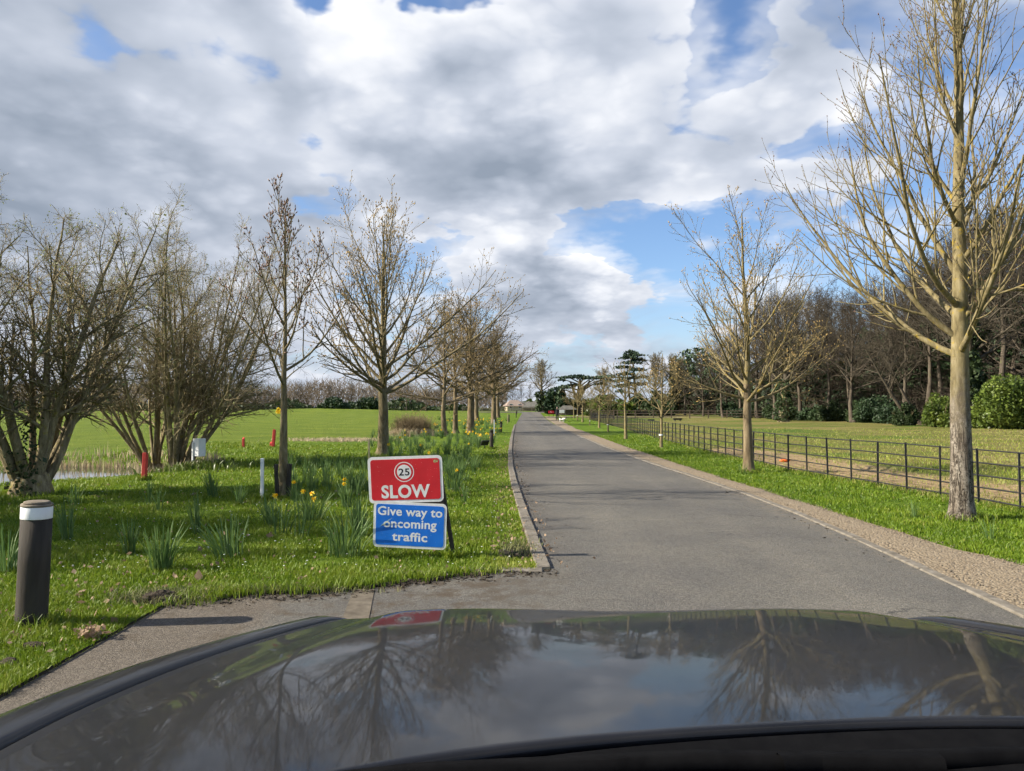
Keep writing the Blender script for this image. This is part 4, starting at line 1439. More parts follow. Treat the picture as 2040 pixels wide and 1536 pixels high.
def stake(name, label, px0, py0, px1, py1, wd, mat, cat, sharp=False, group=None, depth=None):
    """square stake from its foot pixel to its top pixel"""
    a = G(px0, py0)
    a.z = float(H(a.x, a.y))
    c = W(px1, py1, a.y)
    d = c - a
    L = d.length
    bm = bmesh.new()
    add_box(bm, 0, 0, L / 2 - 0.04, wd, wd * 0.8, L + 0.08, None, wd * 0.08)
    if sharp:
        for v in bm.verts:
            if v.co.z > L * 0.9:
                v.co.z -= 0.03 * (1 + v.co.x / wd * 2)
    o = link(name, bm_mesh(name, bm), mat, None, a)
    o.rotation_euler = d.to_track_quat('Z', 'Y').to_euler()
    tag(o, label, cat, group)
    return o


RS = 'red hazard stakes on the golf course'
stake('hazard_stake', 'leaning red stake at the end of the pond', 287, 957, 290, 901, 0.11, M['red_paint'], 'stake', True, RS)
stake('hazard_stake', 'short thin red stake on the lawn between white box and slim tree', 485, 896, 485, 871, 0.10, M['red_paint'], 'stake', True, RS)
stake('hazard_stake', 'taller red stake leaning next to the slim tree', 544, 893, 547, 855, 0.13, M['red_paint'], 'stake', True, RS)
stake('hazard_stake', 'stubby red stake at the foot of the taller leaning red one', 540, 893, 540, 880, 0.10, M['red_paint'], 'stake', True, RS)
stake('marker_post', 'square white post standing left of the slim tree', 522, 998, 522.5, 913, 0.062, M['white_paint'], 'post')
stake('tree_stake', 'short dark stake against the left side of the slim tree trunk', 552.5, 995, 550, 925, 0.075, M['dark_post'], 'stake', False, 'stakes of the slim tree')
stake('tree_stake', 'short dark stake against the right side of the slim tree trunk', 573, 993, 577, 924, 0.085, M['dark_post'], 'stake', False, 'stakes of the slim tree')
stake('marker_stake', 'thin pale wooden stake rising behind the red sign', 735.5, 935, 735, 875, 0.055, M['pale_wood'], 'stake')
stake('marker_stake', 'thin white stake among daffodils near the second black bollard', 984.5, 869, 984.5, 836, 0.06, M['white_paint'], 'stake')
stake('marker_stake', 'thin pale stake in the far daffodils beyond the white stake', 1011, 843, 1011, 824, 0.09, M['pale_wood'], 'stake')
stake('lamp_column', 'slim grey column standing beyond the daffodils', 1006, 829, 1006, 793, 0.12, M['concrete'], 'column')

# white box on a post near the second willow
p = G(393, 930)
wb = thing('utility_box', 'white box on a white post beside the dense willow', 'box', (p.x, p.y, float(H(p.x, p.y))), -0.6)
bm = bmesh.new()
add_box(bm, 0.08, 0, 0.57, 0.30, 0.22, 0.50, None, 0.012)
link('cabinet', bm_mesh('cabinet', bm), M['white_paint'], wb)
bm = bmesh.new()
add_box(bm, -0.02, -0.13, 0.35, 0.06, 0.04, 0.72, None, 0.004)
link('post', bm_mesh('post', bm), M['white_paint'], wb)

# ------------------------------------------------------------------ the two road signs
def plate_mat(name, c0, c1, rough=0.35):
    m, t, b = new_mat(name)
    c = coord(t)
    n = t.noise(c, 3, 4, 0.5)
    col = t.ramp(n, [(0.35, c0), (0.65, c1)])
    sc = t.remap(t.noise(t.vmath('MULTIPLY', c, (1, 1, 0.5)), 75, 3, 0.75, 1.5), 0.685, 0.72)
    col = t.mix(t.math('MULTIPLY', sc, 0.75), col, (0.66, 0.64, 0.60))
    t.put(b.inputs['Base Color'], col)
    b.inputs['Roughness'].default_value = rough
    b.inputs['Specular IOR Level'].default_value = 0.45
    bump(t, b, t.noise(c, 5, 2, 0.5), 0.12, 0.02)
    return m


M['sign_red'] = plate_mat('sign_red', (0.44, 0.012, 0.02), (0.55, 0.018, 0.028))
M['sign_blue'] = plate_mat('sign_blue', (0.008, 0.12, 0.50), (0.012, 0.16, 0.62))
M['sign_white'] = simple('sign_white', [(0.55, 0.55, 0.53), (0.74, 0.74, 0.72)], 14, 0.45, 8, 0.05, 0.001)
M['sign_black'] = simple('sign_black', [(0.012, 0.012, 0.014)], rough=0.5, bs=0)


def rounded(w_, h_, r, seg=6):
    pts = []
    for cx, cz, a0 in ((w_ / 2 - r, h_ / 2 - r, 0), (-w_ / 2 + r, h_ / 2 - r, 90), (-w_ / 2 + r, -h_ / 2 + r, 180), (w_ / 2 - r, -h_ / 2 + r, 270)):
        for k in range(seg + 1):
            a = rad(a0 + 90 * k / seg)
            pts.append((cx + r * math.cos(a), cz + r * math.sin(a)))
    return pts


def slab(name, pts, y0, y1):
    """outline in x,z pulled through y"""
    bm = bmesh.new()
    a = [bm.verts.new((x, y0, z)) for x, z in pts]
    c = [bm.verts.new((x, y1, z)) for x, z in pts]
    bm.faces.new(a)
    bm.faces.new(c[::-1])
    n = len(pts)
    for k in range(n):
        bm.faces.new((a[k], c[k], c[(k + 1) % n], a[(k + 1) % n]))
    bmesh.ops.recalc_face_normals(bm, faces=bm.faces[:])
    return bm_mesh(name, bm)


def circle(r, cx=0, cz=0, n=40):
    return [(cx + r * math.cos(2 * math.pi * k / n), cz + r * math.sin(2 * math.pi * k / n)) for k in range(n)]


def lettering(txt, height, bold=0.02, spacing=1.0, width=None):
    cu = bpy.data.curves.new('lettering', 'FONT')
    cu.body = txt
    cu.size = 1.0
    cu.offset = bold
    cu.space_character = spacing
    cu.align_x = 'CENTER'
    cu.extrude = 0.01
    cu.resolution_u = 4
    ob = bpy.data.objects.new('lettering_tmp', cu)
    COL.objects.link(ob)
    bpy.context.view_layer.update()
    me = bpy.data.meshes.new_from_object(ob.evaluated_get(bpy.context.evaluated_depsgraph_get()))
    bpy.data.objects.remove(ob)
    co = np.array([v.co[:] for v in me.vertices])
    capk = 1 / 0.72
    sx = height * capk
    if width:
        sx = width / (co[:, 0].max() - co[:, 0].min())
    cx = (co[:, 0].max() + co[:, 0].min()) / 2
    out = np.stack([(co[:, 0] - cx) * sx, co[:, 2] * 0.02, co[:, 1] * height * capk], -1)
    me.vertices.foreach_set('co', out.astype(np.float32).ravel())
    me.update()
    return me


sbase = G(838, 1113)
sg = thing('road_sign', 'red SLOW plate and blue give way plate on short dark posts in the verge', 'sign', (sbase.x, sbase.y, 0), rad(-5))
SY = sbase.y
K = SY / FPX                      # metres for one pixel at the sign
LX_ = lambda px: (px - 838) * K
ztop = lambda py: W(838, py, SY).z
red = link('red_plate', slab('red_plate', rounded(150 * K, 92 * K, 0.05), -0.03, -0.024), M['sign_white'], sg, (LX_(808), 0, ztop(954.5)), (rad(3), rad(-2.2), rad(0)))
link('red_face', slab('red_face', rounded(139 * K, 81 * K, 0.03), -0.0325, -0.0300), M['sign_red'], red)
link('ring', slab('ring', circle(20 * K, -2 * K, 15 * K), -0.0329, -0.0325), M['sign_white'], red)
link('ring', slab('ring', circle(18.2 * K, -2 * K, 15 * K), -0.0333, -0.0329), M['sign_red'], red)
link('disc', slab('disc', circle(14.3 * K, -2 * K, 15 * K), -0.0337, -0.0333), M['sign_white'], red)
o = link('numerals', lettering('25', 14 * K, 0.018, 1.08, 22 * K), M['sign_black'], red, (-2 * K, -0.0340, 8.2 * K))
o = link('lettering', lettering('SLOW', 25 * K, 0.035, 1.06, 98 * K), M['sign_white'], red, (-0.5 * K, -0.0328, -35.5 * K))
m_ = simple('sticker', [(0.16, 0.10, 0.03), (0.5, 0.42, 0.2)], 120, 0.5, 2, 0)
link('sticker', slab('sticker', circle(3.2 * K, 60.5 * K, 34.5 * K, 12), -0.0329, -0.0325), m_, red)
link('sticker', slab('sticker', circle(2.6 * K, 64.6 * K, 34.8 * K, 10), -0.0331, -0.0326), m_, red)
blue = link('blue_plate', slab('blue_plate', rounded(147 * K, 91 * K, 0.05), -0.018, -0.012), M['sign_white'], sg, (LX_(816.5), 0, ztop(1046.5)), (rad(3), rad(1.9), 0))
link('blue_face', slab('blue_face', rounded(137 * K, 81 * K, 0.03), -0.0205, -0.018), M['sign_blue'], blue)
for txt, wd_, px, zz in (('Give way to', 130, 0, 19.0), ('oncoming', 107, 0.5, -5.0), ('traffic', 71, 0.5, -31.0)):
    link('lettering', lettering(txt, 17.5 * K, 0.022, 1.03, wd_ * K), M['sign_white'], blue, (px * K, -0.0208, zz * K))


def post_between(name, a, c, wx, wy, mat, parent):
    a, c = Vector(a), Vector(c)
    d = c - a
    bm = bmesh.new()
    add_box(bm, 0, 0, d.length / 2, wx, wy, d.length, None, 0.004)
    o = link(name, bm_mesh(name, bm), mat, parent, a)
    o.rotation_euler = d.to_track_quat('Z', 'Y').to_euler()
    return o


post_between('leg', (LX_(905), 0.06, -0.06), (LX_(872), 0.035, ztop(925)), 0.075, 0.045, M['dark_post'], sg)
post_between('leg', (LX_(777), 0.05, -0.06), (LX_(772), 0.035, ztop(925)), 0.062, 0.045, M['dark_post'], sg)
post_between('crossbar', (LX_(745), 0.012, ztop(1003)), (LX_(885), 0.012, ztop(1000)), 0.05, 0.03, M['dark_post'], sg)

# ------------------------------------------------------------------ daffodils
def clump_mesh(seed, n, h, spread, width=0.012):
    rng = np.random.default_rng(seed)
    a = rng.random(n) * 2 * np.pi
    r0 = rng.random(n) ** 0.7 * spread * 0.45
    base = np.stack([np.cos(a) * r0, np.sin(a) * r0], -1)
    out = rng.uniform(0.05, 1.0, n) ** 1.3 * spread
    hh = h * rng.uniform(0.55, 1.08, n)
    sd = a + np.pi / 2 + rng.normal(size=n) * 0.9
    s = np.stack([np.cos(sd), np.sin(sd)], -1) * width / 2
    rows = []
    for tt, wk in ((0, 0.9), (0.35, 1.0), (0.7, 0.9), (0.93, 0.6), (1.0, 0.1)):
        c = base + np.stack([np.cos(a), np.sin(a)], -1) * (out * tt ** 1.8)[:, None]
        z = hh * (tt - 0.12 * (out / spread) * tt ** 2)
        rows.append(np.stack([np.concatenate([c - s * wk, z[:, None]], 1), np.concatenate([c + s * wk, z[:, None]], 1)], 1))
    V_ = np.stack(rows, 1).reshape(-1, 3)
    k = (np.arange(n) * 10)[:, None, None]
    q = np.array([[2 * i, 2 * i + 1, 2 * i + 3, 2 * i + 2] for i in range(4)])
    me = np_mesh('daffodil_leaves', V_, (k + q[None]).reshape(-1, 4))
    me.materials.append(M['daff_leaf'])
    return me


leaf_meshes = [clump_mesh(100 + k, n, h, sp) for k, (n, h, sp) in enumerate(((62, 0.50, 0.20), (46, 0.47, 0.15), (32, 0.42, 0.15), (72, 0.50, 0.34), (22, 0.42, 0.13), (48, 0.40, 0.2), (50, 0.46, 0.26), (34, 0.50, 0.13), (24, 0.38, 0.2), (58, 0.44, 0.36), (16, 0.40, 0.18), (36, 0.34, 0.26)))]
# flower: six petals and a trumpet, facing -Y, and its stem
V_, F_ = [], []
for k in range(6):
    a = math.pi / 3 * k
    ca_, sa_ = math.cos(a), math.sin(a)
    b0 = len(V_)
    for (r, wdt, y_) in ((0.006, 0.006, 0), (0.022, 0.014, -0.004), (0.040, 0.001, 0.004)):
        V_ += [(r * ca_ - wdt * sa_, y_, r * sa_ + wdt * ca_), (r * ca_ + wdt * sa_, y_, r * sa_ - wdt * ca_)]
    F_ += [(b0, b0 + 1, b0 + 3, b0 + 2), (b0 + 2, b0 + 3, b0 + 5, b0 + 4)]
petal_me = np_mesh('petals', np.array(V_), np.array(F_))
petal_me.materials.append(M['daff_yellow'])
V_, F_ = lathe([(0.009, 0.0), (0.012, 0.018), (0.018, 0.032)], 10)
V_ = np.stack([V_[:, 0], -V_[:, 2], V_[:, 1]], -1)
trumpet_me = np_mesh('trumpet', V_, F_[0])
trumpet_me.materials.append(M['daff_trumpet'])
acc = Acc()
acc.tube(np.array([[(0, 0, -0.42), (0, 0.01, -0.2), (0, 0.015, -0.02), (0, 0.004, 0.0)]]), np.array([[0.005, 0.005, 0.004, 0.004]]), 4)
stem_me = acc.mesh('stem')
stem_me.materials.append(M['daff_leaf'])
rnd = random.Random(17)


def daffodil(label, x, y, variant, scale=1.0, flowers=0, group=None, fscale=1.0, rim=0.18):
    t = thing('daffodil_clump', label, 'daffodils', (x, y, float(H(x, y)) - 0.01), rnd.uniform(0, 6.28), group)
    t.scale = (scale, scale, scale)
    t.rotation_euler = (rnd.uniform(-0.12, 0.12), rnd.uniform(-0.12, 0.12), t.rotation_euler.z)
    t.scale = (scale * rnd.uniform(0.85, 1.2), scale * rnd.uniform(0.85, 1.2), scale * rnd.uniform(0.85, 1.12))
    link('leaves', leaf_meshes[variant + rnd.choice((0, 6))], None, t)['kind'] = 'stuff'
    for k in range(flowers):
        a, r = rnd.uniform(0, 6.28), rnd.uniform(0.02, rim)
        f = link('flower', petal_me, None, t, (r * math.cos(a), r * math.sin(a), rnd.uniform(0.34, 0.46)), (rnd.uniform(-0.4, 0.3), 0, rnd.uniform(-1.1, 1.1) - t.rotation_euler.z))
        f.scale = (fscale,) * 3
        link('trumpet', trumpet_me, None, f)
        link('stem', stem_me, None, f)
    return t


GR = 'daffodil clumps in the left verge'
near = [
    (135, 1078, 1, 1.0, 0, 'daffodil leaves just right of the thick white banded bollard'),
    (12, 1140, 0, 1.0, 0, 'daffodil clump at the left picture edge behind the thick bollard'),
    (258, 1105, 1, 0.95, 0, 'left one of two touching daffodil clumps in the shaded lawn'),
    (322, 1138, 0, 0.95, 0, 'right one of two touching daffodil clumps in the shaded lawn'),
    (455, 1112, 0, 1.05, 0, 'big flowerless daffodil clump in the middle of the shaded lawn'),
    (393, 1062, 1, 1.0, 0, 'flowerless daffodil clump behind the big one in the shaded lawn'),
    (296, 1005, 4, 1.1, 0, 'daffodil clump in front of the leaning red stake'),
    (318, 1018, 4, 0.9, 0, 'small daffodil tuft right of the clump before the leaning red stake'),
    (150, 1010, 2, 1.0, 0, 'sparse daffodil clump on the lawn before the pond willow'),
    (424, 990, 1, 1.0, 0, 'daffodil clump on the sunny lawn below the white box'),
    (477, 1006, 2, 1.0, 0, 'narrow daffodil clump left of the square white post'),
    (560, 1066, 4, 1.15, 1, 'thin daffodil clump with one bloom before the slim tree'),
    (600, 1068, 4, 1.15, 1, 'daffodil clump with one large yellow bloom left of the blue plate'),
    (688, 1108, 3, 1.15, 0, 'largest splayed daffodil clump close to the left of the signs'),
    (622, 1038, 0, 1.1, 2, 'daffodil clump with two blooms right of the slim tree'),
    (715, 1070, 1, 1.1, 0, 'dense daffodil leaves tucked behind the left side of the blue plate'),
    (690, 1010, 1, 1.0, 2, 'daffodil clump with two blooms left of the red plate'),
    (590, 1000, 2, 1.0, 1, 'low daffodil clump with a bloom beside the slim tree stakes'),
    (540, 1050, 2, 1.0, 0, 'sparse daffodil leaves below the square white post'),
    (905, 980, 0, 1.05, 1, 'daffodil clump with one orange yellow bloom right of the red plate'),
    (925, 1003, 4, 0.8, 0, 'tiny daffodil tuft right of the signs near the kerb'),
    (1822, 1032, 2, 0.62, 0, 'small daffodil tuft on the right verge left of the pale barked trunk'),
    (1972, 1075, 4, 0.6, 0, 'small daffodil tuft on the right verge at the picture edge'),
    (1480, 945, 4, 0.7, 0, 'small pale tuft at the foot of the tree before the iron fence'),
]
for px, py, v, sc, fl, lb in near:
    p = G(px, py)
    daffodil(lb, p.x, p.y, v, sc * 1.12, fl, GR if px < 1200 else 'daffodil tufts on the right verge', 0.95)
# the drift behind the signs and along the road
rnd = random.Random(31)
spots = []


def drift(n, box, label, fl, group, variants, sc=(0.8, 1.1), gap=14, fs=1.3):
    k = tries = 0
    while k < n and tries < 4000:
        tries += 1
        px, py = rnd.uniform(box[0], box[2]), rnd.uniform(box[1], box[3])
        p = G(px, py)
        if p.x > float(XL(p.y)) - 0.75:
            continue
        if any(abs(px - a) < gap * (py - 805) / 90 and abs(py - c) < gap * 0.3 * (py - 805) / 90 for a, c in spots):
            continue
        spots.append((px, py))
        daffodil(label, p.x, p.y, rnd.choice(variants), rnd.uniform(*sc), fl(), group, fs)
        k += 1


drift(40, (570, 925, 735, 990), 'flowerless daffodil clump on the lawn between slim tree and signs', lambda: 0, 'flowerless clumps between slim tree and signs', (1, 2, 4, 5))
drift(50, (770, 885, 955, 960), 'daffodil clump in the drift behind and right of the red plate', lambda: 1 if rnd.random() < 0.2 else 0, 'clumps in the drift behind the red plate', (0, 1, 2, 5))
drift(44, (740, 866, 960, 892), 'daffodil clump in the dense band before the three trunks', lambda: 1 if rnd.random() < 0.3 else 0, 'clumps in the band before the three trunks', (0, 1, 5), (0.9, 1.15))
drift(26, (935, 843, 1000, 884), 'yellow flowering daffodil clump beside the black bollards', lambda: rnd.choice((1, 2, 3, 4)), 'flowering clumps beside the bollards', (0, 1, 5), (0.9, 1.1), 10, 1.25)
drift(40, (860, 836, 1012, 858), 'daffodil clump in the far drift under the roadside trees', lambda: rnd.choice((0, 1, 2, 4)), 'clumps in the far drift under the trees', (0, 3, 5), (1.0, 1.3), 9, 1.4)
# a few dead nettles in flower by the bollard
p = G(178, 1275)
dn = thing('weed_plant', 'small purplish weed at the tarmac edge near the thick bollard', 'weed', (p.x, p.y, 0))
r_ = np.random.default_rng(2)
V_, F_ = quads_at(r_, np.stack([r_.normal(0, 0.06, 160), r_.normal(0, 0.04, 160), r_.random(160) * 0.1], -1), 0.022, 1.3)
link('leaves', np_mesh('weed_leaves', V_, F_), M['dry_brush'], dn)['kind'] = 'stuff'

# ------------------------------------------------------------------ far trees and woods
def wood_tree(seed, label, loc, h, r0, mats, group=None, dens=(20, 9, 8), fork=0.28, spread=55, name='woodland_tree', rmin=(0.03, 0.018, 0.013)):
    return broadleaf(name, label, loc, seed, h, r0, h * fork, [
        dict(m=dens[0], t0=0.0, t1=0.85, a0=spread, a1=26, asd=11, lr=0.58, fall=0.5, rr=0.55, n=7, wob=0.10, up=0.05, taper=0.25, s=5, rmin=rmin[0]),
        dict(m=dens[1], t0=0.15, t1=0.97, a0=46, a1=34, asd=14, lr=0.44, fall=0.4, rr=0.55, n=4, wob=0.12, up=0.04, taper=0.4, s=3, rmin=rmin[1]),
        dict(m=dens[2], t0=0.15, t1=0.98, a0=46, a1=38, asd=16, lr=0.48, fall=0.3, rr=0.6, n=3, wob=0.14, up=0.04, taper=0.5, s=3, rmin=rmin[2]),
    ], mats, group=group, wob=0.10, n_trunk=9, trunk_sides=8, flare=1.3)


def gp(px, Y):
    x = (px - 1020) / FPX * Y
    return (x, Y, float(H(x, Y)))


def tree_h(ytop, Y):
    return (HOR - ytop) / FPX * Y + CAMZ


WG = 'bare trees of the wood behind the paddock'
WL = 'bare brown grey tree in the wood behind the paddock'
tw = (M['bark_dark'], M['twig_wood'])
tp = (M['bark_dark'], M['twig_purple'])
w1 = wood_tree(201, WL, gp(1560, 96), 15.5, 0.32, tw, WG)
w2 = wood_tree(202, WL, gp(1700, 86), 14.0, 0.28, tp, WG, (24, 9, 8), 0.2, 60)
w3 = wood_tree(203, WL, gp(1850, 80), 17.0, 0.34, tw, WG, (22, 9, 8), 0.35, 48)
rnd = random.Random(77)
wood_line = [(1365, 138, 718), (1400, 128, 702), (1440, 122, 680), (1475, 118, 650), (1510, 112, 610), (1545, 104, 585), (1590, 100, 575), (1620, 106, 590), (1655, 96, 580), (1690, 92, 592), (1735, 98, 585), (1770, 88, 590), (1805, 84, 565), (1830, 90, 540), (1880, 82, 505), (1915, 76, 440), (1950, 80, 420), (1985, 72, 405), (2020, 76, 400), (2060, 70, 450), (2120, 72, 455), (2200, 70, 450),
             (1420, 150, 705), (1530, 130, 630), (1640, 120, 605), (1750, 110, 600), (1860, 104, 545), (1970, 98, 500), (2090, 92, 480)]
rw = random.Random(5)


def wood_zone(px):
    if px < 1480:
        return 'bare tree at the thin left end of the wood behind the paddock', 'trees at the left end of the wood'
    if px < 1680:
        return 'bare tree of the wood seen behind the tree with yellowish limbs', 'wood trees behind the yellowish limbed tree'
    if px < 1870:
        return 'bare tree of the wood rising above the leaning trunks', 'wood trees above the leaning trunks'
    return 'tall bare tree of the wood behind the pale barked trunk', 'wood trees behind the pale barked trunk'


for o_, q_ in ((w1, 1560), (w2, 1700), (w3, 1850)):
    o_['label'], o_['group'] = wood_zone(q_)
for k in range(44):
    px = 1345 + k * 20 + rw.uniform(-9, 9)
    Y_ = float(np.interp(px, [1335, 1450, 1560, 1700, 1850, 2040, 2260], [150, 132, 108, 94, 86, 74, 74])) + rw.uniform(4, 34)
    yt0 = float(np.interp(px, [1335, 1400, 1490, 1560, 1700, 1800, 1900, 2000, 2300], [725, 700, 635, 565, 580, 545, 450, 420, 410]))
    wood_line.append((px, Y_, yt0 + rw.uniform(-15, 30)))
for k, (px, Y, yt_) in enumerate(wood_line):
    src, hh = ((w1, 15.5), (w2, 14.0), (w3, 17.0))[k % 3]
    copy_tree(src, gp(px, Y), rnd.uniform(0, 6.28), tree_h(yt_, Y) / hh * 0.93, *wood_zone(px))
# the big ivy-grown trees that stand before the wood at the right
def ivy_on(tree, r0, h0, n, seed, size=0.16, mat='ivy', zmin=0.2):
    r = np.random.default_rng(seed)
    a = r.random(n) * 6.283
    z = zmin + r.random(n) ** 1.2 * h0
    q = r0 * (1.0 + 0.9 * r.random(n)) * (1 + 0.3 * np.sin(z * 2 + a * 2))
    V_, F_ = quads_at(r, np.stack([np.cos(a) * q, np.sin(a) * q, z], -1), size, 1.2)
    link('ivy', np_mesh('ivy', V_, F_), M[mat], tree)['kind'] = 'stuff'


t = wood_tree(211, 'big ivy grown bare tree right behind the pale barked trunk', gp(1930, 62), 16.5, 0.5, tw, None, (22, 10, 8), 0.22, 60)
ivy_on(t, 0.55, 9.0, 4200, 1, 0.22)
t = wood_tree(212, 'dark trunked oak with spreading limbs left of the leaning trees', gp(1562, 92), 14.5, 0.62, (M['bark_willow'], M['twig_wood']), None, (20, 10, 9), 0.18, 72)
ivy_on(t, 0.6, 5.0, 1500, 2, 0.2)
# two trunks leaning to the left under the wood
for px, lean, Y, lb in ((1812, -3.3, 72, 'leaning bare trunk at the wood edge, lower of the slanting pair'), (1838, -2.6, 75, 'leaning bare trunk at the wood edge, behind the other slanting one')):
    broadleaf('leaning_tree', lb, gp(px, Y), 220 + px, 9.5, 0.24, 2.6, [
        dict(m=14, t0=0.1, t1=0.9, a0=60, a1=40, asd=14, lr=0.62, fall=0.4, rr=0.5, n=7, wob=0.12, up=0.02, taper=0.25, s=5, rmin=0.03),
        dict(m=8, t0=0.15, t1=0.97, a0=48, a1=36, asd=14, lr=0.44, fall=0.4, rr=0.55, n=4, wob=0.12, up=0.03, taper=0.4, s=3, rmin=0.018),
        dict(m=7, t0=0.15, t1=0.98, a0=48, a1=38, asd=16, lr=0.46, fall=0.3, rr=0.6, n=3, wob=0.14, up=0.03, taper=0.5, s=3, rmin=0.012)],
        tw, lean=(lean * 1.7, 0), wob=0.06, n_trunk=9, trunk_sides=8)


def bush(name, label, cat, loc, size, n, leaf, mat, seed, group=None, clumps=14, stems=True, twig=None):
    """evergreen shrub: leaves gathered in clumps through the crown's volume"""
    r = np.random.default_rng(seed)
    t = thing(name, label, cat, loc, r.random() * 6, group)
    c = unit(r.normal(size=(clumps, 3))) * (r.random((clumps, 1)) ** 0.45)
    c[:, 2] = np.abs(c[:, 2])
    c = c * np.array(size) * 0.72 + np.array([0, 0, size[2] * 0.12])
    i = r.integers(0, clumps, n)
    u = unit(r.normal(size=(n, 3))) * (r.random((n, 1)) ** 0.4)
    C = c[i] + u * np.array(size) * 0.42 * r.uniform(0.6, 1.0, (clumps, 1))[i]
    C = C[C[:, 2] > 0.02]
    V_, F_ = quads_at(r, C, leaf, 1.7, 0.2)
    link('foliage', np_mesh(name + '_foliage', V_, F_), mat, t)['kind'] = 'stuff'
    if stems:
        acc = Acc()
        m_ = 9
        a = r.random(m_) * 6.28
        d = unit(np.stack([np.cos(a) * 0.7, np.sin(a) * 0.7, np.ones(m_)], -1))
        P, R = grow(r, np.zeros((m_, 3)), d, np.full(m_, size[2] * 0.9), np.full(m_, 0.05 * size[2] / 3), 5, 0.1, 0.05, 0.3)
        acc.tube(P, R, 5)
        link('stem', acc.mesh(name + '_stem'), M['bark_brown'], t)['kind'] = 'stuff'
    return t


bush('laurel_bush', 'large yellow green laurel at the right edge behind the paddock', 'shrub', gp(2030, 58), (4.2, 3.6, 4.4), 30000, 0.125, M['laurel'], 1, None, 26)
bush('laurel_bush', 'green shrub at the wood edge just left of the pale barked trunk', 'shrub', gp(1878, 66), (2.2, 1.8, 2.9), 9000, 0.11, M['laurel'], 2, None, 14)
bush('holly_bush', 'rounded dark green bush at the foot of the leaning trunks', 'shrub', gp(1803, 72), (1.6, 1.5, 2.0), 7000, 0.10, M['ivy'], 3, None, 10)
SG = 'dark evergreen shrubs along the wood edge'
for k, (px, Y, s) in enumerate(((1705, 88, 2.3), (1740, 84, 2.6), (1770, 82, 2.0), (1660, 94, 2.2), (1620, 98, 2.0), (1590, 103, 1.7), (1925, 64, 2.4), (1960, 68, 2.6), (2085, 60, 3.4), (1540, 108, 1.8), (1490, 118, 2.2), (1450, 124, 2.4))):
    bush('evergreen_shrub', 'dark evergreen shrub in the row along the wood edge', 'shrub', gp(px, Y), (s * 1.35, s, s * 1.1), 6500, 0.13, M['evergreen'] if k % 3 else M['ivy'], 300 + k, SG, 12, False)

# brown tangle and dark growth inside the wood: one mass
r = np.random.default_rng(90)
n = 22000
pxs = r.uniform(1335, 2260, n)
Yb = np.interp(pxs, [1335, 1450, 1560, 1700, 1850, 2040, 2260], [150, 132, 108, 92, 82, 68, 68]) + r.random(n) * 16
X = (pxs - 1020) / FPX * Yb
hm = 6.5 + 1.8 * np.sin(X * 0.5) + 1.4 * np.sin(X * 1.3 + 1)
Z = r.random(n) ** 1.3 * hm
C = np.stack([X, Yb, H(X, Yb) + Z], -1)
P, R = grow(r, C, unit(r.normal(size=(n, 3)) * np.array([1, 1, 0.5]) + np.array([0, 0, 0.25])), r.uniform(0.9, 2.8, n), np.full(n, 0.026), 2, 0.28, 0.0, 0.4)
acc = Acc()
acc.tube(P, R, 3)
o = link('wood_thicket', acc.mesh('wood_thicket'), M['twig_purple'])
tag(o, 'brown tangle of brambles and saplings filling the wood edge', 'thicket', kind='stuff')
n = 60000
pxs = r.uniform(1335, 2260, n)
Yb = np.interp(pxs, [1335, 1450, 1560, 1700, 1850, 2040, 2260], [152, 136, 112, 97, 88, 74, 74]) + r.random(n) ** 1.5 * 30
X = (pxs - 1020) / FPX * Yb
hm = 9.0 + 2.8 * np.sin(X * 0.35 + 2) + 1.8 * np.sin(X * 0.9)
Z = r.random(n) * hm
V_, F_ = quads_at(r, np.stack([X, Yb, H(X, Yb) + Z], -1), 0.45, 1.4)
o = link('wood_undergrowth', np_mesh('wood_undergrowth', V_, F_), M['evergreen'])
tag(o, 'dark evergreen undergrowth deep inside the wood', 'undergrowth', kind='stuff')


# far conifers
def plates(name, label, loc, trunks, plate_list, mat, seed, leaf=0.45, dens=26, cat='tree'):
    """conifer of flat tiers: plate_list of (x, y, z, rx, rz) in metres"""
    r = np.random.default_rng(seed)
    t = thing(name, label, cat, loc)
    acc = Acc()
    for pts, r0, r1 in trunks:
        P = np.array(pts, float)[None]
        acc.tube(P, np.linspace(r0, r1, P.shape[1])[None], 8)
    link('trunk', acc.mesh(name + '_trunk', True), M['bark_brown'], t)
    Cs, limb = [], Acc()
    for (x, y, z, rx, rz) in plate_list:
        n = int(dens * rx * rx) + 60
        u = unit(r.normal(size=(n, 3))) * (r.random((n, 1)) ** 0.45)
        edge = 1 + 0.25 * np.sin(np.arctan2(u[:, 1], u[:, 0]) * 5 + r.random() * 6)
        Cs.append(np.array([x, y, z]) + u * np.array([rx * 1.12, rx * 1.12, rz * 0.62]) * edge[:, None] - np.array([0, 0, 1]) * (np.hypot(u[:, 0], u[:, 1]) ** 2 * rz * 0.7)[:, None])
        tx, ty, tz = trunks[0][0][-1]
        zz = min(z, tz) - 0.3 * abs(x)
        P = np.array([[(np.interp(zz, [p[2] for p in trunks[0][0]], [p[0] for p in trunks[0][0]]), 0, max(zz, 1.0)), (x * 0.6, y * 0.6, z - 0.25), (x, y, z)]])
        limb.tube(P, np.array([[0.16, 0.09, 0.04]]), 5)
    V_, F_ = quads_at(r, np.concatenate(Cs), leaf, 1.5, 0.0)
    c = link('crown', np_mesh(name + '_crown', V_, F_), mat, t)
    c['kind'] = 'stuff'
    link('limbs', limb.mesh(name + '_limbs', True), M['bark_brown'], t)
    return t


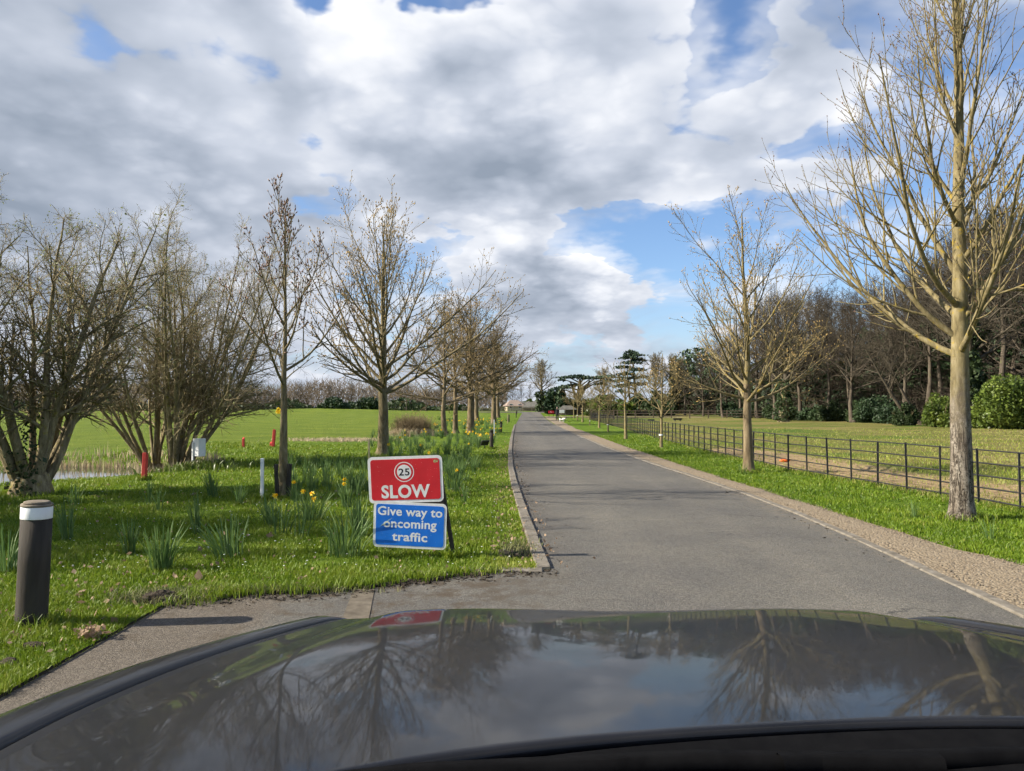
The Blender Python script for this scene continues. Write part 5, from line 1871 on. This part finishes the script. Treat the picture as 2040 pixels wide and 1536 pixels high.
Y = 150.0
s_ = Y / FPX
zb = lambda py: (HOR - py) * s_ + CAMZ - float(H(20, Y))
pl = []
for (px, py, rx, rz) in ((1257, 700, 14, 4), (1262, 706, 20, 4), (1250, 712, 20, 4), (1270, 716, 17, 4), (1258, 722, 22, 4), (1243, 730, 18, 4), (1268, 736, 18, 4), (1246, 744, 20, 5), (1278, 750, 12, 4), (1240, 757, 16, 5), (1236, 768, 13, 5), (1262, 752, 14, 4), (1250, 765, 14, 5), (1236, 778, 10, 4), (1272, 765, 10, 4)):
    pl.append(((px - 1262) * s_, random.Random(px).uniform(-1.5, 1.5), zb(py), rx * s_, rz * s_))
plates('pine_tree', 'tall dark conifer with layered crown standing above the far paddock', (242 * s_, Y, float(H(20, Y))),
       [([(0.5, 0, 0), (0.4, 0, 4), (0.1, 0, 8), (-0.2, 0, 12.2)], 0.42, 0.10), ([(-0.4, 0.4, 0), (-0.9, 0.3, 5), (-1.2, 0, 9)], 0.28, 0.08)], pl, M['needle'], 5, 0.26, 70)
Y = 142.0
s_ = Y / FPX
pl = []
for (px, py, rx, rz) in ((1130, 752, 18, 3), (1150, 750, 20, 4), (1172, 753, 20, 4), (1195, 752, 18, 4), (1215, 750, 14, 4), (1118, 757, 8, 3), (1125, 771, 16, 4), (1143, 767, 14, 3), (1195, 765, 12, 3), (1108, 775, 9, 3), (1210, 758, 9, 3), (1236, 752, 8, 2)):
    pl.append(((px - 1150) * s_, random.Random(px).uniform(-1.2, 1.2), zb(py), rx * s_, rz * s_))
plates('cedar_tree', 'flat topped dark cedar beyond the person with the dog', (130 * s_, Y, float(H(12, Y))),
       [([(0.0, 0, 0), (0.1, 0, 2.5), (0.3, 0, 4.2), (0.6, 0, 6.5)], 0.7, 0.25), ([(0.1, 0, 2.0), (-0.6, 0, 4.2), (-1.3, 0, 6.2)], 0.35, 0.15), ([(0.1, 0, 2.0), (1.0, 0, 4.2), (2.4, 0, 6.4)], 0.35, 0.15)], pl, M['needle'], 6, 0.26, 60)
bush('yew_tree', 'dark rounded evergreen left of the flat topped cedar', 'tree', gp(1110, 148), (3.4, 3.0, 5.2), 6500, 0.4, M['evergreen'], 21, None, 16)
bush('yew_tree', 'drooping dark evergreen just behind the person', 'tree', gp(1124, 141), (2.6, 2.2, 3.4), 4200, 0.34, M['evergreen'], 22, None, 12)
# tall bare trees on the skyline by the road end
t = wood_tree(231, 'tall rounded bare tree standing over the far road end', gp(1077, 172), 11.4, 0.55, (M['bark_limb'], M['bark_olive']), None, (26, 10, 8), 0.30, 62, 'skyline_tree', (0.05, 0.035, 0.028))
ivy_on(t, 0.55, 4.5, 700, 4, 0.4)
copy_tree(t, gp(1203, 160), 2.0, 0.80, 'bare tree between the flat cedar and the tall conifer')
copy_tree(t, gp(1308, 140), 3.0, 0.95, 'bare tree right of the tall conifer at the wood end')
copy_tree(t, gp(1345, 150), 4.3, 0.98, 'bare tree where the wood begins beyond the young trees')
HG = 'green shrubs behind the far paddock corner'
for k, (px, Y, s) in enumerate(((1185, 135, 3.0), (1212, 132, 3.4), (1240, 130, 3.2), (1268, 134, 3.4), (1296, 130, 2.9), (1325, 138, 3.0), (1165, 150, 2.6))):
    bush('garden_shrub', 'olive green shrub in the row behind the far young trees', 'shrub', gp(px, Y), (s * 1.1, s * 0.8, s * 1.15), 2600, 0.30, M['laurel'] if k in (0, 1, 2) else M['ivy'], 400 + k, HG, 12, False)
# trees and shrubs behind the houses
BG = 'bare trees behind the far houses'
for k, (px, Y, yt_) in enumerate(((1000, 210, 770), (1022, 225, 775), (1040, 205, 778), (1056, 215, 772), (1098, 220, 778), (985, 200, 768), (1135, 210, 782))):
    copy_tree((w1, w2, w3)[k % 3], gp(px, Y), k * 1.3, tree_h(yt_, Y) / (15.5, 14, 17)[k % 3], 'bare tree behind the far houses at the road end', BG)
for k, (px, Y, s) in enumerate(((1062, 196, 2.4), (1050, 200, 2.6), (1090, 196, 2.8))):
    bush('garden_shrub', 'olive shrub behind the fence at the road end', 'shrub', gp(px, Y), (s, s * 0.8, s * 1.3), 1800, 0.4, M['laurel'], 430 + k, 'shrubs at the road end', 10, False)

# left: distant wood behind the golf lawn, one mass
r = np.random.default_rng(91)
n = 24000
pxs = r.uniform(-250, 1010, n)
Yb = 205 + r.random(n) ** 1.4 * 60
X = (pxs - 1020) / FPX * Yb
top = 5.8 + 1.1 * np.sin(X * 0.11 + 1) + 0.8 * np.sin(X * 0.31) + 0.6 * np.sin(X * 0.83 + 2) + (Yb - 205) * 0.055
Z = r.random(n) ** 0.9 * top
P, R = grow(r, np.stack([X, Yb, H(X, Yb) + Z - 0.3], -1), unit(r.normal(size=(n, 3)) * np.array([0.6, 0.6, 0.3]) + np.array([0, 0, 0.9])), r.uniform(1.1, 3.0, n), np.full(n, 0.075), 2, 0.2, 0.0, 0.3)
acc = Acc()
acc.tube(P, R, 3)
o = link('distant_wood', acc.mesh('distant_wood'), M['far_twig'])
tag(o, 'long brown bare wood on the skyline behind the golf lawn', 'wood', kind='stuff')
n = 14000
pxs = r.uniform(-250, 1010, n)
Yb = 196 + r.random(n) * 14
X = (pxs - 1020) / FPX * Yb
Z = r.random(n) * (1.5 + 1.0 * np.sin(X * 0.17) + 0.9 * np.sin(X * 0.41 + 1)).clip(0.3, 4)
V_, F_ = quads_at(r, np.stack([X, Yb, H(X, Yb) + Z], -1), 0.55, 1.3)
o = link('distant_scrub', np_mesh('distant_scrub', V_, F_), M['ivy'])
tag(o, 'dark scrub along the far edge of the golf lawn', 'scrub', kind='stuff')
LG = 'bare trees in the hedgerow behind the golf lawn'
for k, (px, Y, yt_) in enumerate(((40, 190, 755), (120, 200, 770), (210, 195, 762), (300, 205, 770), (420, 200, 765), (500, 190, 772), (600, 205, 768), (660, 200, 775), (810, 190, 768), (850, 180, 760), (880, 195, 765), (700, 210, 772))):
    copy_tree((w1, w2, w3)[k % 3], gp(px, Y), k * 2.1, tree_h(yt_, Y) / (15.5, 14, 17)[k % 3], 'bare tree in the hedgerow behind the golf lawn', LG)
for k, (px, Y, s, lb) in enumerate(((665, 170, 2.4, 'dark rounded hedge bush on the bank of the golf lawn'), (720, 174, 3.0, 'larger dark evergreen hedge behind the bank of the golf lawn'), (150, 176, 2.2, 'dark bush behind the golf lawn between the two willows'))):
    bush('hedge_bush', lb, 'shrub', gp(px, Y), (s * 1.9, s, s * 1.05), 4200, 0.34, M['evergreen'], 450 + k, None, 14, False)
bush('forsythia_bush', 'bright yellow flowering bush beyond the golf lawn', 'shrub', gp(556, 150), (1.1, 0.9, 1.4), 500, 0.2, M['daff_yellow'], 470, None, 8, True)
# dead reed clump and brown bush left of the three trunks
p = G(822, 868)
bt = thing('brown_bush', 'twiggy brown bush over pale dead grass left of the three trunks', 'shrub', (p.x, p.y, 0))
r = np.random.default_rng(33)
n = 1500
a = r.random(n) * 6.28
d = unit(np.stack([np.cos(a) * 0.8, np.sin(a) * 0.8, 0.35 + r.random(n)], -1))
P, R = grow(r, np.stack([r.normal(0, 0.45, n), r.normal(0, 0.45, n), np.full(n, 0.3)], -1), d, r.uniform(0.5, 1.25, n), np.full(n, 0.012), 4, 0.15, 0.03, 0.4)
acc = Acc()
acc.tube(P, R, 3)
link('twigs', acc.mesh('bush_twigs'), M['bark_brown'], bt)['kind'] = 'stuff'
x, y = r.normal(0, 0.55, 2600), r.normal(-0.5, 0.35, 2600)
V_ = []
o = blade_mesh('dead_grass', r, x, y, np.zeros(2600), r.uniform(0.25, 0.6, 2600), r.uniform(0.03, 0.05, 2600), r.uniform(0.2, 0.9, 2600), M['reed'], r.random(2600))
o.parent = bt
x, y = r.normal(G(690, 878).x, 1.3, 1800), r.normal(G(690, 878).y, 0.7, 1800)
o = blade_mesh('dead_grass', r, x, y, H(x, y), r.uniform(0.06, 0.2, 1800), r.uniform(0.02, 0.04, 1800), r.uniform(0.3, 0.9, 1800), M['reed'], r.random(1800))
tag(o, 'pale dead grass on the lawn left of the chestnut trunk', 'dead grass')

# ------------------------------------------------------------------ far houses, shed, notices
M['plaster'] = simple('plaster', [(0.48, 0.38, 0.26), (0.60, 0.50, 0.36)], 1.5, 0.9, 4, 0.1)
M['thatch'] = simple('thatch', [(0.20, 0.15, 0.12), (0.29, 0.225, 0.185)], 2, 0.95, 5, 0.4, 0.03)
M['slate'] = simple('slate', [(0.07, 0.068, 0.06), (0.13, 0.125, 0.11)], 2, 0.8, 5, 0.3, 0.03)
M['window_dark'] = simple('window_dark', [(0.02, 0.022, 0.026)], rough=0.1, bs=0)


def house(name, label, loc, w_, d_, hw, hr, wall, roof, wins, rotz=0.0, hip=0.35):
    t = thing(name, label, 'building', loc, rotz)
    bm = bmesh.new()
    add_box(bm, 0, 0, hw / 2 - 0.2, w_, d_, hw + 0.4)
    link('wall', bm_mesh('wall', bm), wall, t)
    bm = bmesh.new()
    e = 0.45
    v = [bm.verts.new(c) for c in ((-w_ / 2 - e, -d_ / 2 - e, hw), (w_ / 2 + e, -d_ / 2 - e, hw), (w_ / 2 + e, d_ / 2 + e, hw), (-w_ / 2 - e, d_ / 2 + e, hw), (-w_ / 2 * (1 - hip), 0, hw + hr), (w_ / 2 * (1 - hip), 0, hw + hr))]
    for f_ in ((0, 1, 5, 4), (1, 2, 5), (2, 3, 4, 5), (3, 0, 4), (3, 2, 1, 0)):
        bm.faces.new([v[k] for k in f_])
    link('roof', bm_mesh('roof', bm), roof, t)
    wm = box_mesh('window', 1.0, 0.08, 1.1)
    pm_ = box_mesh('pane', 0.8, 0.04, 0.9)
    for x_ in wins:
        wnd = link('window', wm, M['white_paint'], t, (x_, -d_ / 2 - 0.03, 0.7))
        link('pane', pm_, M['window_dark'], wnd, (0, -0.05, 0.1))
    return t


hy = 198
house('cottage', 'low cottage with pale pinkish roof beyond the far fence', (gp(1024, hy)[0], hy, float(H(0, hy))), 4.4, 4, 1.25, 1.6, M['plaster'], M['thatch'], (-1.2, 1.2), 0.2, 0.5)
house('cottage', 'cream fronted far building with low roof at the road end', (gp(1042, 200)[0], 200, float(H(0, 200))), 3.4, 4, 1.9, 0.7, M['plaster'], M['slate'], (-1.0, 0.6))
house('barn', 'dark slate roofed building at the far road end', (gp(1062, 194)[0], 194, float(H(0, 194))), 4.4, 4, 0.9, 1.7, M['fence_wood'], M['slate'], (), -0.2, 0.4)
house('garden_shed', 'small dark shed with grey hipped roof behind the notice board', (gp(1130, 139)[0], 139, float(H(0, 139))), 2.4, 2.4, 1.0, 0.75, M['fence_wood'], M['slate'], ())
ch = thing('white_tower', 'pale small tower glimpsed behind the tall bare tree', 'building', gp(1082, 210))
link('wall', box_mesh('tower_wall', 0.9, 0.9, 4.2), M['white_paint'], ch)
bm = bmesh.new()
bmesh.ops.create_cone(bm, segments=4, radius1=0.75, radius2=0.05, depth=0.7, cap_ends=True)
link('roof', bm_mesh('tower_roof', bm), M['slate'], ch, (0, 0, 4.55), (0, 0, rad(45)))

p = gp(1119.5, 128)
nb = thing('notice_board', 'white notice board on posts at the far junction', 'sign', p, 0.0)
link('panel', box_mesh('panel', 0.85, 0.05, 0.55, 0.01), M['white_paint'], nb, (0, 0, 0.55))
for xx in (-0.5, 0.62):
    link('post', box_mesh('post', 0.11, 0.11, 1.25 if xx > 0 else 1.1), M['weathered_wood'], nb, (xx, 0.06, 0))
Y = 122.0
p = gp(1098, Y)
rs = thing('notice_sign', 'small red sign on two dark legs at the far junction', 'sign', p, 0.0)
link('panel', box_mesh('panel', 0.92, 0.04, 0.40, 0.01), M['sign_red'], rs, (0, 0, 0.62))
for xx, zz in ((-0.12, 0.85), (0.1, 0.78)):
    link('lettering', slab('lettering', circle(0.055, xx, zz, 10), -0.03, -0.021), M['sign_white'], rs)
for xx in (-0.35, 0.35):
    link('leg', box_mesh('leg', 0.06, 0.05, 0.75), M['dark_post'], rs, (xx, 0.05, 0))
# path branching off at the far junction
bm = bmesh.new()
vs = [bm.verts.new((x, y, float(H(x, y)) + 0.025)) for x, y in ((5.3, 120), (14, 119), (30, 117.5), (30, 120.5), (14, 124), (5.4, 127))]
bm.faces.new(vs)
o = link('side_path', bm_mesh('side_path', bm), M['gravel'])
o['kind'] = 'structure'

# ------------------------------------------------------------------ person and dog
def skin_mesh(name, joints, edges, mat_fn, mats, sub=2, root=0):
    """one continuous body grown round a skeleton; joints: (x,y,z,rx,ry)"""
    me = bpy.data.meshes.new(name)
    me.from_pydata([j[:3] for j in joints], edges, [])
    o = bpy.data.objects.new(name, me)
    COL.objects.link(o)
    md = o.modifiers.new('skin', 'SKIN')
    md.use_smooth_shade = True
    sv = me.skin_vertices[0].data
    for k, j in enumerate(joints):
        sv[k].radius = (j[3], j[4])
        sv[k].use_root = (k == root)
    s = o.modifiers.new('sub', 'SUBSURF')
    s.levels = s.render_levels = sub
    bpy.context.view_layer.update()
    out = bpy.data.meshes.new_from_object(o.evaluated_get(bpy.context.evaluated_depsgraph_get()))
    bpy.data.objects.remove(o)
    out.materials.clear()
    for m_ in mats:
        out.materials.append(m_)
    out.polygons.foreach_set('material_index', np.array([mat_fn(p.center) for p in out.polygons], np.int32))
    out.polygons.foreach_set('use_smooth', np.ones(len(out.polygons), bool))
    return out


M['coat'] = simple('coat', [(0.022, 0.022, 0.026), (0.045, 0.043, 0.046)], 6, 0.85, 4, 0.2)
M['trousers'] = simple('trousers', [(0.012, 0.013, 0.02), (0.025, 0.026, 0.034)], 6, 0.85, 4, 0.2)
M['skin'] = simple('skin', [(0.42, 0.26, 0.19)], rough=0.55, bs=0)
M['hair'] = simple('hair', [(0.11, 0.10, 0.095), (0.2, 0.185, 0.17)], 20, 0.7, 4, 0.2)
M['fur_white'] = simple('fur_white', [(0.62, 0.60, 0.56), (0.75, 0.74, 0.70)], 14, 0.9, 4, 0.3)
M['fur_black'] = simple('fur_black', [(0.015, 0.014, 0.013)], rough=0.8, bs=0)
pp = G(1110, 838)
PZ = float(H(pp.x, pp.y))
# walking towards the viewer, facing -Y
J = [(0, 0, 0.93, .15, .12), (0, 0, 1.12, .15, .12), (0, 0, 1.32, .18, .13), (0, 0.01, 1.44, .12, .09), (0, 0, 1.52, .055, .055), (0, -0.01, 1.60, .085, .095), (0, 0.0, 1.70, .09, .105), (0, 0.01, 1.76, .06, .07),
     (-.19, 0, 1.40, .075, .075), (-.24, .04, 1.15, .062, .062), (-.25, -.10, .93, .045, .045), (-.25, -.15, .86, .042, .03),
     (.19, 0, 1.40, .075, .075), (.25, .02, 1.15, .062, .062), (.24, -.08, .93, .045, .045), (.24, -.13, .86, .042, .03),
     (-.10, 0, .84, .10, .10), (-.11, -.06, .48, .072, .075), (-.11, .02, .09, .05, .05), (-.12, -.12, .03, .045, .03),
     (.10, 0, .84, .10, .10), (.11, .02, .48, .072, .075), (.11, .16, .11, .05, .05), (.12, .05, .03, .045, .03)]
E_ = [(0, 1), (1, 2), (2, 3), (3, 4), (4, 5), (5, 6), (6, 7), (3, 8), (8, 9), (9, 10), (10, 11), (3, 12), (12, 13), (13, 14), (14, 15), (0, 16), (16, 17), (17, 18), (18, 19), (0, 20), (20, 21), (21, 22), (22, 23)]
pm_me = skin_mesh('person_body', J, E_, lambda c: 2 if c.z > 1.5 or (c.z < 0.9 and abs(c.x) > 0.2) else (0 if c.z > 0.72 else 1), [M['coat'], M['trousers'], M['skin']])
person = thing('person', 'person in dark coat and trousers walking a dog on the gravel path', 'person', (pp.x, pp.y, PZ))
link('body', pm_me, None, person)
bm = bmesh.new()
bmesh.ops.create_uvsphere(bm, u_segments=14, v_segments=10, radius=0.115)
for v in bm.verts:
    v.co.y *= 1.1
    if v.co.y < -0.05 and v.co.z < 0.055:
        v.co.y = -0.045
link('hair', bm_mesh('hair', bm, True), M['hair'], person, (0, 0.025, 1.72))
V_, F_ = lathe([(0.205, 0.70), (0.20, 0.86), (0.165, 1.05), (0.185, 1.30), (0.15, 1.43)], 18)
V_[:, 1] *= 0.72
link('coat', np_mesh('coat', V_, F_[0], True), M['coat'], person)
bm = bmesh.new()
for sx in (-1, 1):
    add_box(bm, sx * 0.035, -0.098, 1.695, 0.018, 0.01, 0.01)
add_box(bm, 0, -0.11, 1.655, 0.02, 0.03, 0.035)
add_box(bm, 0, -0.10, 1.61, 0.05, 0.012, 0.01)
link('face_features', bm_mesh('face_features', bm), M['skin'], person)
# dog, heading right and nose down
dp = G(1120.5, 841)
DJ = [(-.26, 0, .36, .10, .10), (-.08, 0, .38, .105, .10), (.12, 0, .37, .125, .12), (.22, 0, .40, .09, .10), (.33, 0, .44, .07, .07), (.41, 0, .42, .085, .08), (.52, 0, .37, .045, .04), (.56, 0, .36, .035, .03),
      (-.30, .07, .27, .06, .06), (-.26, .07, .17, .035, .035), (-.33, .07, .10, .025, .025), (-.30, .07, .015, .03, .02), (-.30, -.07, .27, .06, .06), (-.24, -.07, .17, .035, .035), (-.31, -.07, .10, .025, .025), (-.27, -.07, .015, .03, .02),
      (.16, .07, .26, .045, .045), (.18, .07, .13, .028, .028), (.17, .07, .015, .03, .02), (.14, -.07, .26, .045, .045), (.10, -.07, .13, .028, .028), (.11, -.07, .015, .03, .02),
      (-.36, 0, .42, .03, .03), (-.43, 0, .53, .018, .018)]
DE = [(0, 1), (1, 2), (2, 3), (3, 4), (4, 5), (5, 6), (6, 7), (0, 8), (8, 9), (9, 10), (10, 11), (0, 12), (12, 13), (13, 14), (14, 15), (2, 16), (16, 17), (17, 18), (2, 19), (19, 20), (20, 21), (0, 22), (22, 23)]
dm = skin_mesh('dog_body', DJ, DE, lambda c: 1 if (c.x > 0.38 and c.z > 0.40) or (-.24 < c.x < -.02 and c.z > 0.38) else 0, [M['fur_white'], M['fur_black']], 2, 1)
dog = thing('dog', 'small white dog with black patches on a lead', 'dog', (dp.x, dp.y, float(H(dp.x, dp.y))), rad(-20))
link('body', dm, None, dog)
bm = bmesh.new()
for sy in (-1, 1):
    add_box(bm, 0.40, sy * 0.085, 0.44, 0.06, 0.02, 0.10, (sy * 0.3, 0, 0), 0.006)
link('ears', bm_mesh('ears', bm), M['fur_black'], dog)
hand = Vector((pp.x + 0.24, pp.y - 0.13, PZ + 0.86))
neck = Vector((dp.x + 0.31 * math.cos(rad(-20)), dp.y - 0.1, float(H(dp.x, dp.y)) + 0.50))
neck = Vector((dp.x + 0.2, dp.y - 0.08, float(H(dp.x, dp.y)) + 0.5))
acc = Acc()
P = np.array([[hand + (neck - hand) * k / 6 - Vector((0, 0, 0.10 * math.sin(math.pi * k / 6))) for k in range(7)]])
acc.tube(P, np.full((1, 7), 0.014), 5)
o = link('dog_lead', acc.mesh('dog_lead'), M['pale_wood'])
tag(o, 'pale lead running from the person down to the dog', 'lead')

# ------------------------------------------------------------------ the car whose bonnet fills the foot of the picture
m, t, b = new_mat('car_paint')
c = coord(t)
haze_mottle = t.noise(t.vmath('MULTIPLY', c, (1.0, 0.4, 1.0)), 3.0, 5, 0.6)  # paler mottling painted into the bonnet colour, standing in for the windscreen's reflected haze
t.put(b.inputs['Base Color'], t.ramp(haze_mottle, [(0.35, (0.007, 0.0075, 0.009)), (0.7, (0.017, 0.017, 0.019))]))
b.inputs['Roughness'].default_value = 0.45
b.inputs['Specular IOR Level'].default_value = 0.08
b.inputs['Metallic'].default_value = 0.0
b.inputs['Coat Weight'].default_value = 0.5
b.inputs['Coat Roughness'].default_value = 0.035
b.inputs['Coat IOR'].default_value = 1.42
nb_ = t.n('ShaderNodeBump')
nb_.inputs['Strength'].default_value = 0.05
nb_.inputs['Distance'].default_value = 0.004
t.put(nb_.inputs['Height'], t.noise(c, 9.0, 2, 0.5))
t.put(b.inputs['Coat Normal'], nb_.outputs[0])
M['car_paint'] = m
CX = 0.30
car = thing('car', 'dark glossy car bonnet with black cowl filling the foot of the picture', 'car', (CX, 0, 0))


def smooth01(a, b_, x):
    return float(sstep(a, b_, x))


def half_w(y):
    return 1.035 - 0.165 * max(0.0, (y - 1.0) / 0.85) ** 1.6


def body_z(s, y):
    """height of the car's upper skin; s across from -1 to 1"""
    a = abs(s)
    z = 1.262 - 0.095 * (y - 0.90) - 0.030 * (y - 0.9) ** 2
    z -= 0.35 * smooth01(1.86, 2.35, y) ** 1.6 * 0.6
    z -= 0.022 * a ** 2.0
    z += 0.016 * smooth01(0.80, 0.66, a) - 0.012 * smooth01(0.55, 0.0, a)
    return z


def panel(name, s0, s1, y0, y1, ns, ny, drop=0.0, yback=None):
    V_, F_ = [], []
    for i in range(ns + 1):
        s = s0 + (s1 - s0) * i / ns
        for j in range(ny + 1):
            yb0 = y0 if yback is None else yback(s)
            y_ = yb0 + (y1 - yb0) * j / ny
            V_.append((s * half_w(y_), y_, body_z(s, y_) - drop))
    for i in range(ns):
        for j in range(ny):
            q = i * (ny + 1) + j
            F_.append((q, q + ny + 1, q + ny + 2, q + 1))
    return V_, F_


back = lambda s: 0.935 - 0.42 * (s - 0.2) ** 2
V_, F_ = panel('bonnet', -0.875, 0.875, 0.9, 2.28, 70, 56, 0, back)
# rolled edge of the bonnet
nb0 = len(V_)
me = np_mesh('bonnet', np.array(V_), np.array(F_), True)
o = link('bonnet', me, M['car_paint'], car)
sm = o.modifiers.new('thick', 'SOLIDIFY')
sm.thickness = 0.012
sm.offset = -1
for sgn in (-1, 1):
    V_, F_ = [], []
    ny = 50
    prof = [(0.883, -0.012), (0.885, 0.002), (0.90, 0.007), (0.935, 0.009), (0.965, 0.002), (0.985, -0.022), (0.998, -0.09), (1.02, -0.20), (1.045, -0.36), (1.04, -0.60), (1.0, -0.85)]
    for s, dz_ in prof:
        for j in range(ny + 1):
            y_ = 0.55 + (2.30 - 0.55) * j / ny
            w__ = half_w(y_)
            fr = smooth01(1.9, 2.32, y_)
            V_.append((sgn * s * w__ * (1 - 0.06 * fr), y_, body_z(0.885, y_) + dz_))
    for i in range(len(prof) - 1):
        for j in range(ny):
            q = i * (ny + 1) + j
            F_.append((q, q + 1, q + ny + 2, q + ny + 1) if sgn > 0 else (q, q + ny + 1, q + ny + 2, q + 1))
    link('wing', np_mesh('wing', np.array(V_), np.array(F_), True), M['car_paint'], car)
# front face below the bonnet lip
V_, F_ = [], []
prof = [(2.27, 0.0), (2.335, -0.06), (2.36, -0.18), (2.36, -0.36), (2.40, -0.46), (2.38, -0.72)]
for k, (y_, dz_) in enumerate(prof):
    for i in range(31):
        s = -0.99 + 1.98 * i / 30
        V_.append((s * half_w(2.28) * 1.0, y_ - 0.18 * abs(s) ** 3, body_z(s * 0.88, 2.28) - 0.01 + dz_))
for k in range(len(prof) - 1):
    for i in range(30):
        q = k * 31 + i
        F_.append((q, q + 31, q + 32, q + 1))
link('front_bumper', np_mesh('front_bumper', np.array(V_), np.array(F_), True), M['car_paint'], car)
# black cowl, wiper arms and blades at the foot of the windscreen
V_, F_ = [], []
for i in range(41):
    s = -0.95 + 1.9 * i / 40
    yb_ = back(s)
    zz = body_z(s, yb_)
    V_ += [(s * 0.985, yb_ + 0.012, zz - 0.016), (s * 0.985, yb_ - 0.012, zz - 0.004), (s * 0.985, yb_ - 0.05, zz - 0.012), (s * 0.98, yb_ - 0.16, zz + 0.005), (s * 0.98, yb_ - 0.36, zz + 0.06)]
for i in range(40):
    for k in range(4):
        q = i * 5 + k
        F_.append((q, q + 1, q + 6, q + 5))
link('cowl', np_mesh('cowl', np.array(V_), np.array(F_), True), M['black_plastic'], car)
for pts, r_a in ((((-0.02, 0.80, 1.275), (0.25, 0.845, 1.262), (0.55, 0.83, 1.262), (0.86, 0.76, 1.27)), 0.013), (((-0.62, 0.70, 1.285), (-0.4, 0.78, 1.274), (-0.1, 0.815, 1.272), (0.15, 0.80, 1.275)), 0.013)):
    acc = Acc()
    acc.tube(np.array([pts]), np.full((1, 4), r_a), 6)
    wp = link('wiper_arm', acc.mesh('wiper_arm', True), M['black_plastic'], car)
    acc = Acc()
    acc.tube(np.array([pts]) + np.array([0, 0.018, -0.012]), np.full((1, 4), 0.008), 4)
    link('wiper_blade', acc.mesh('wiper_blade'), M['black_plastic'], wp)
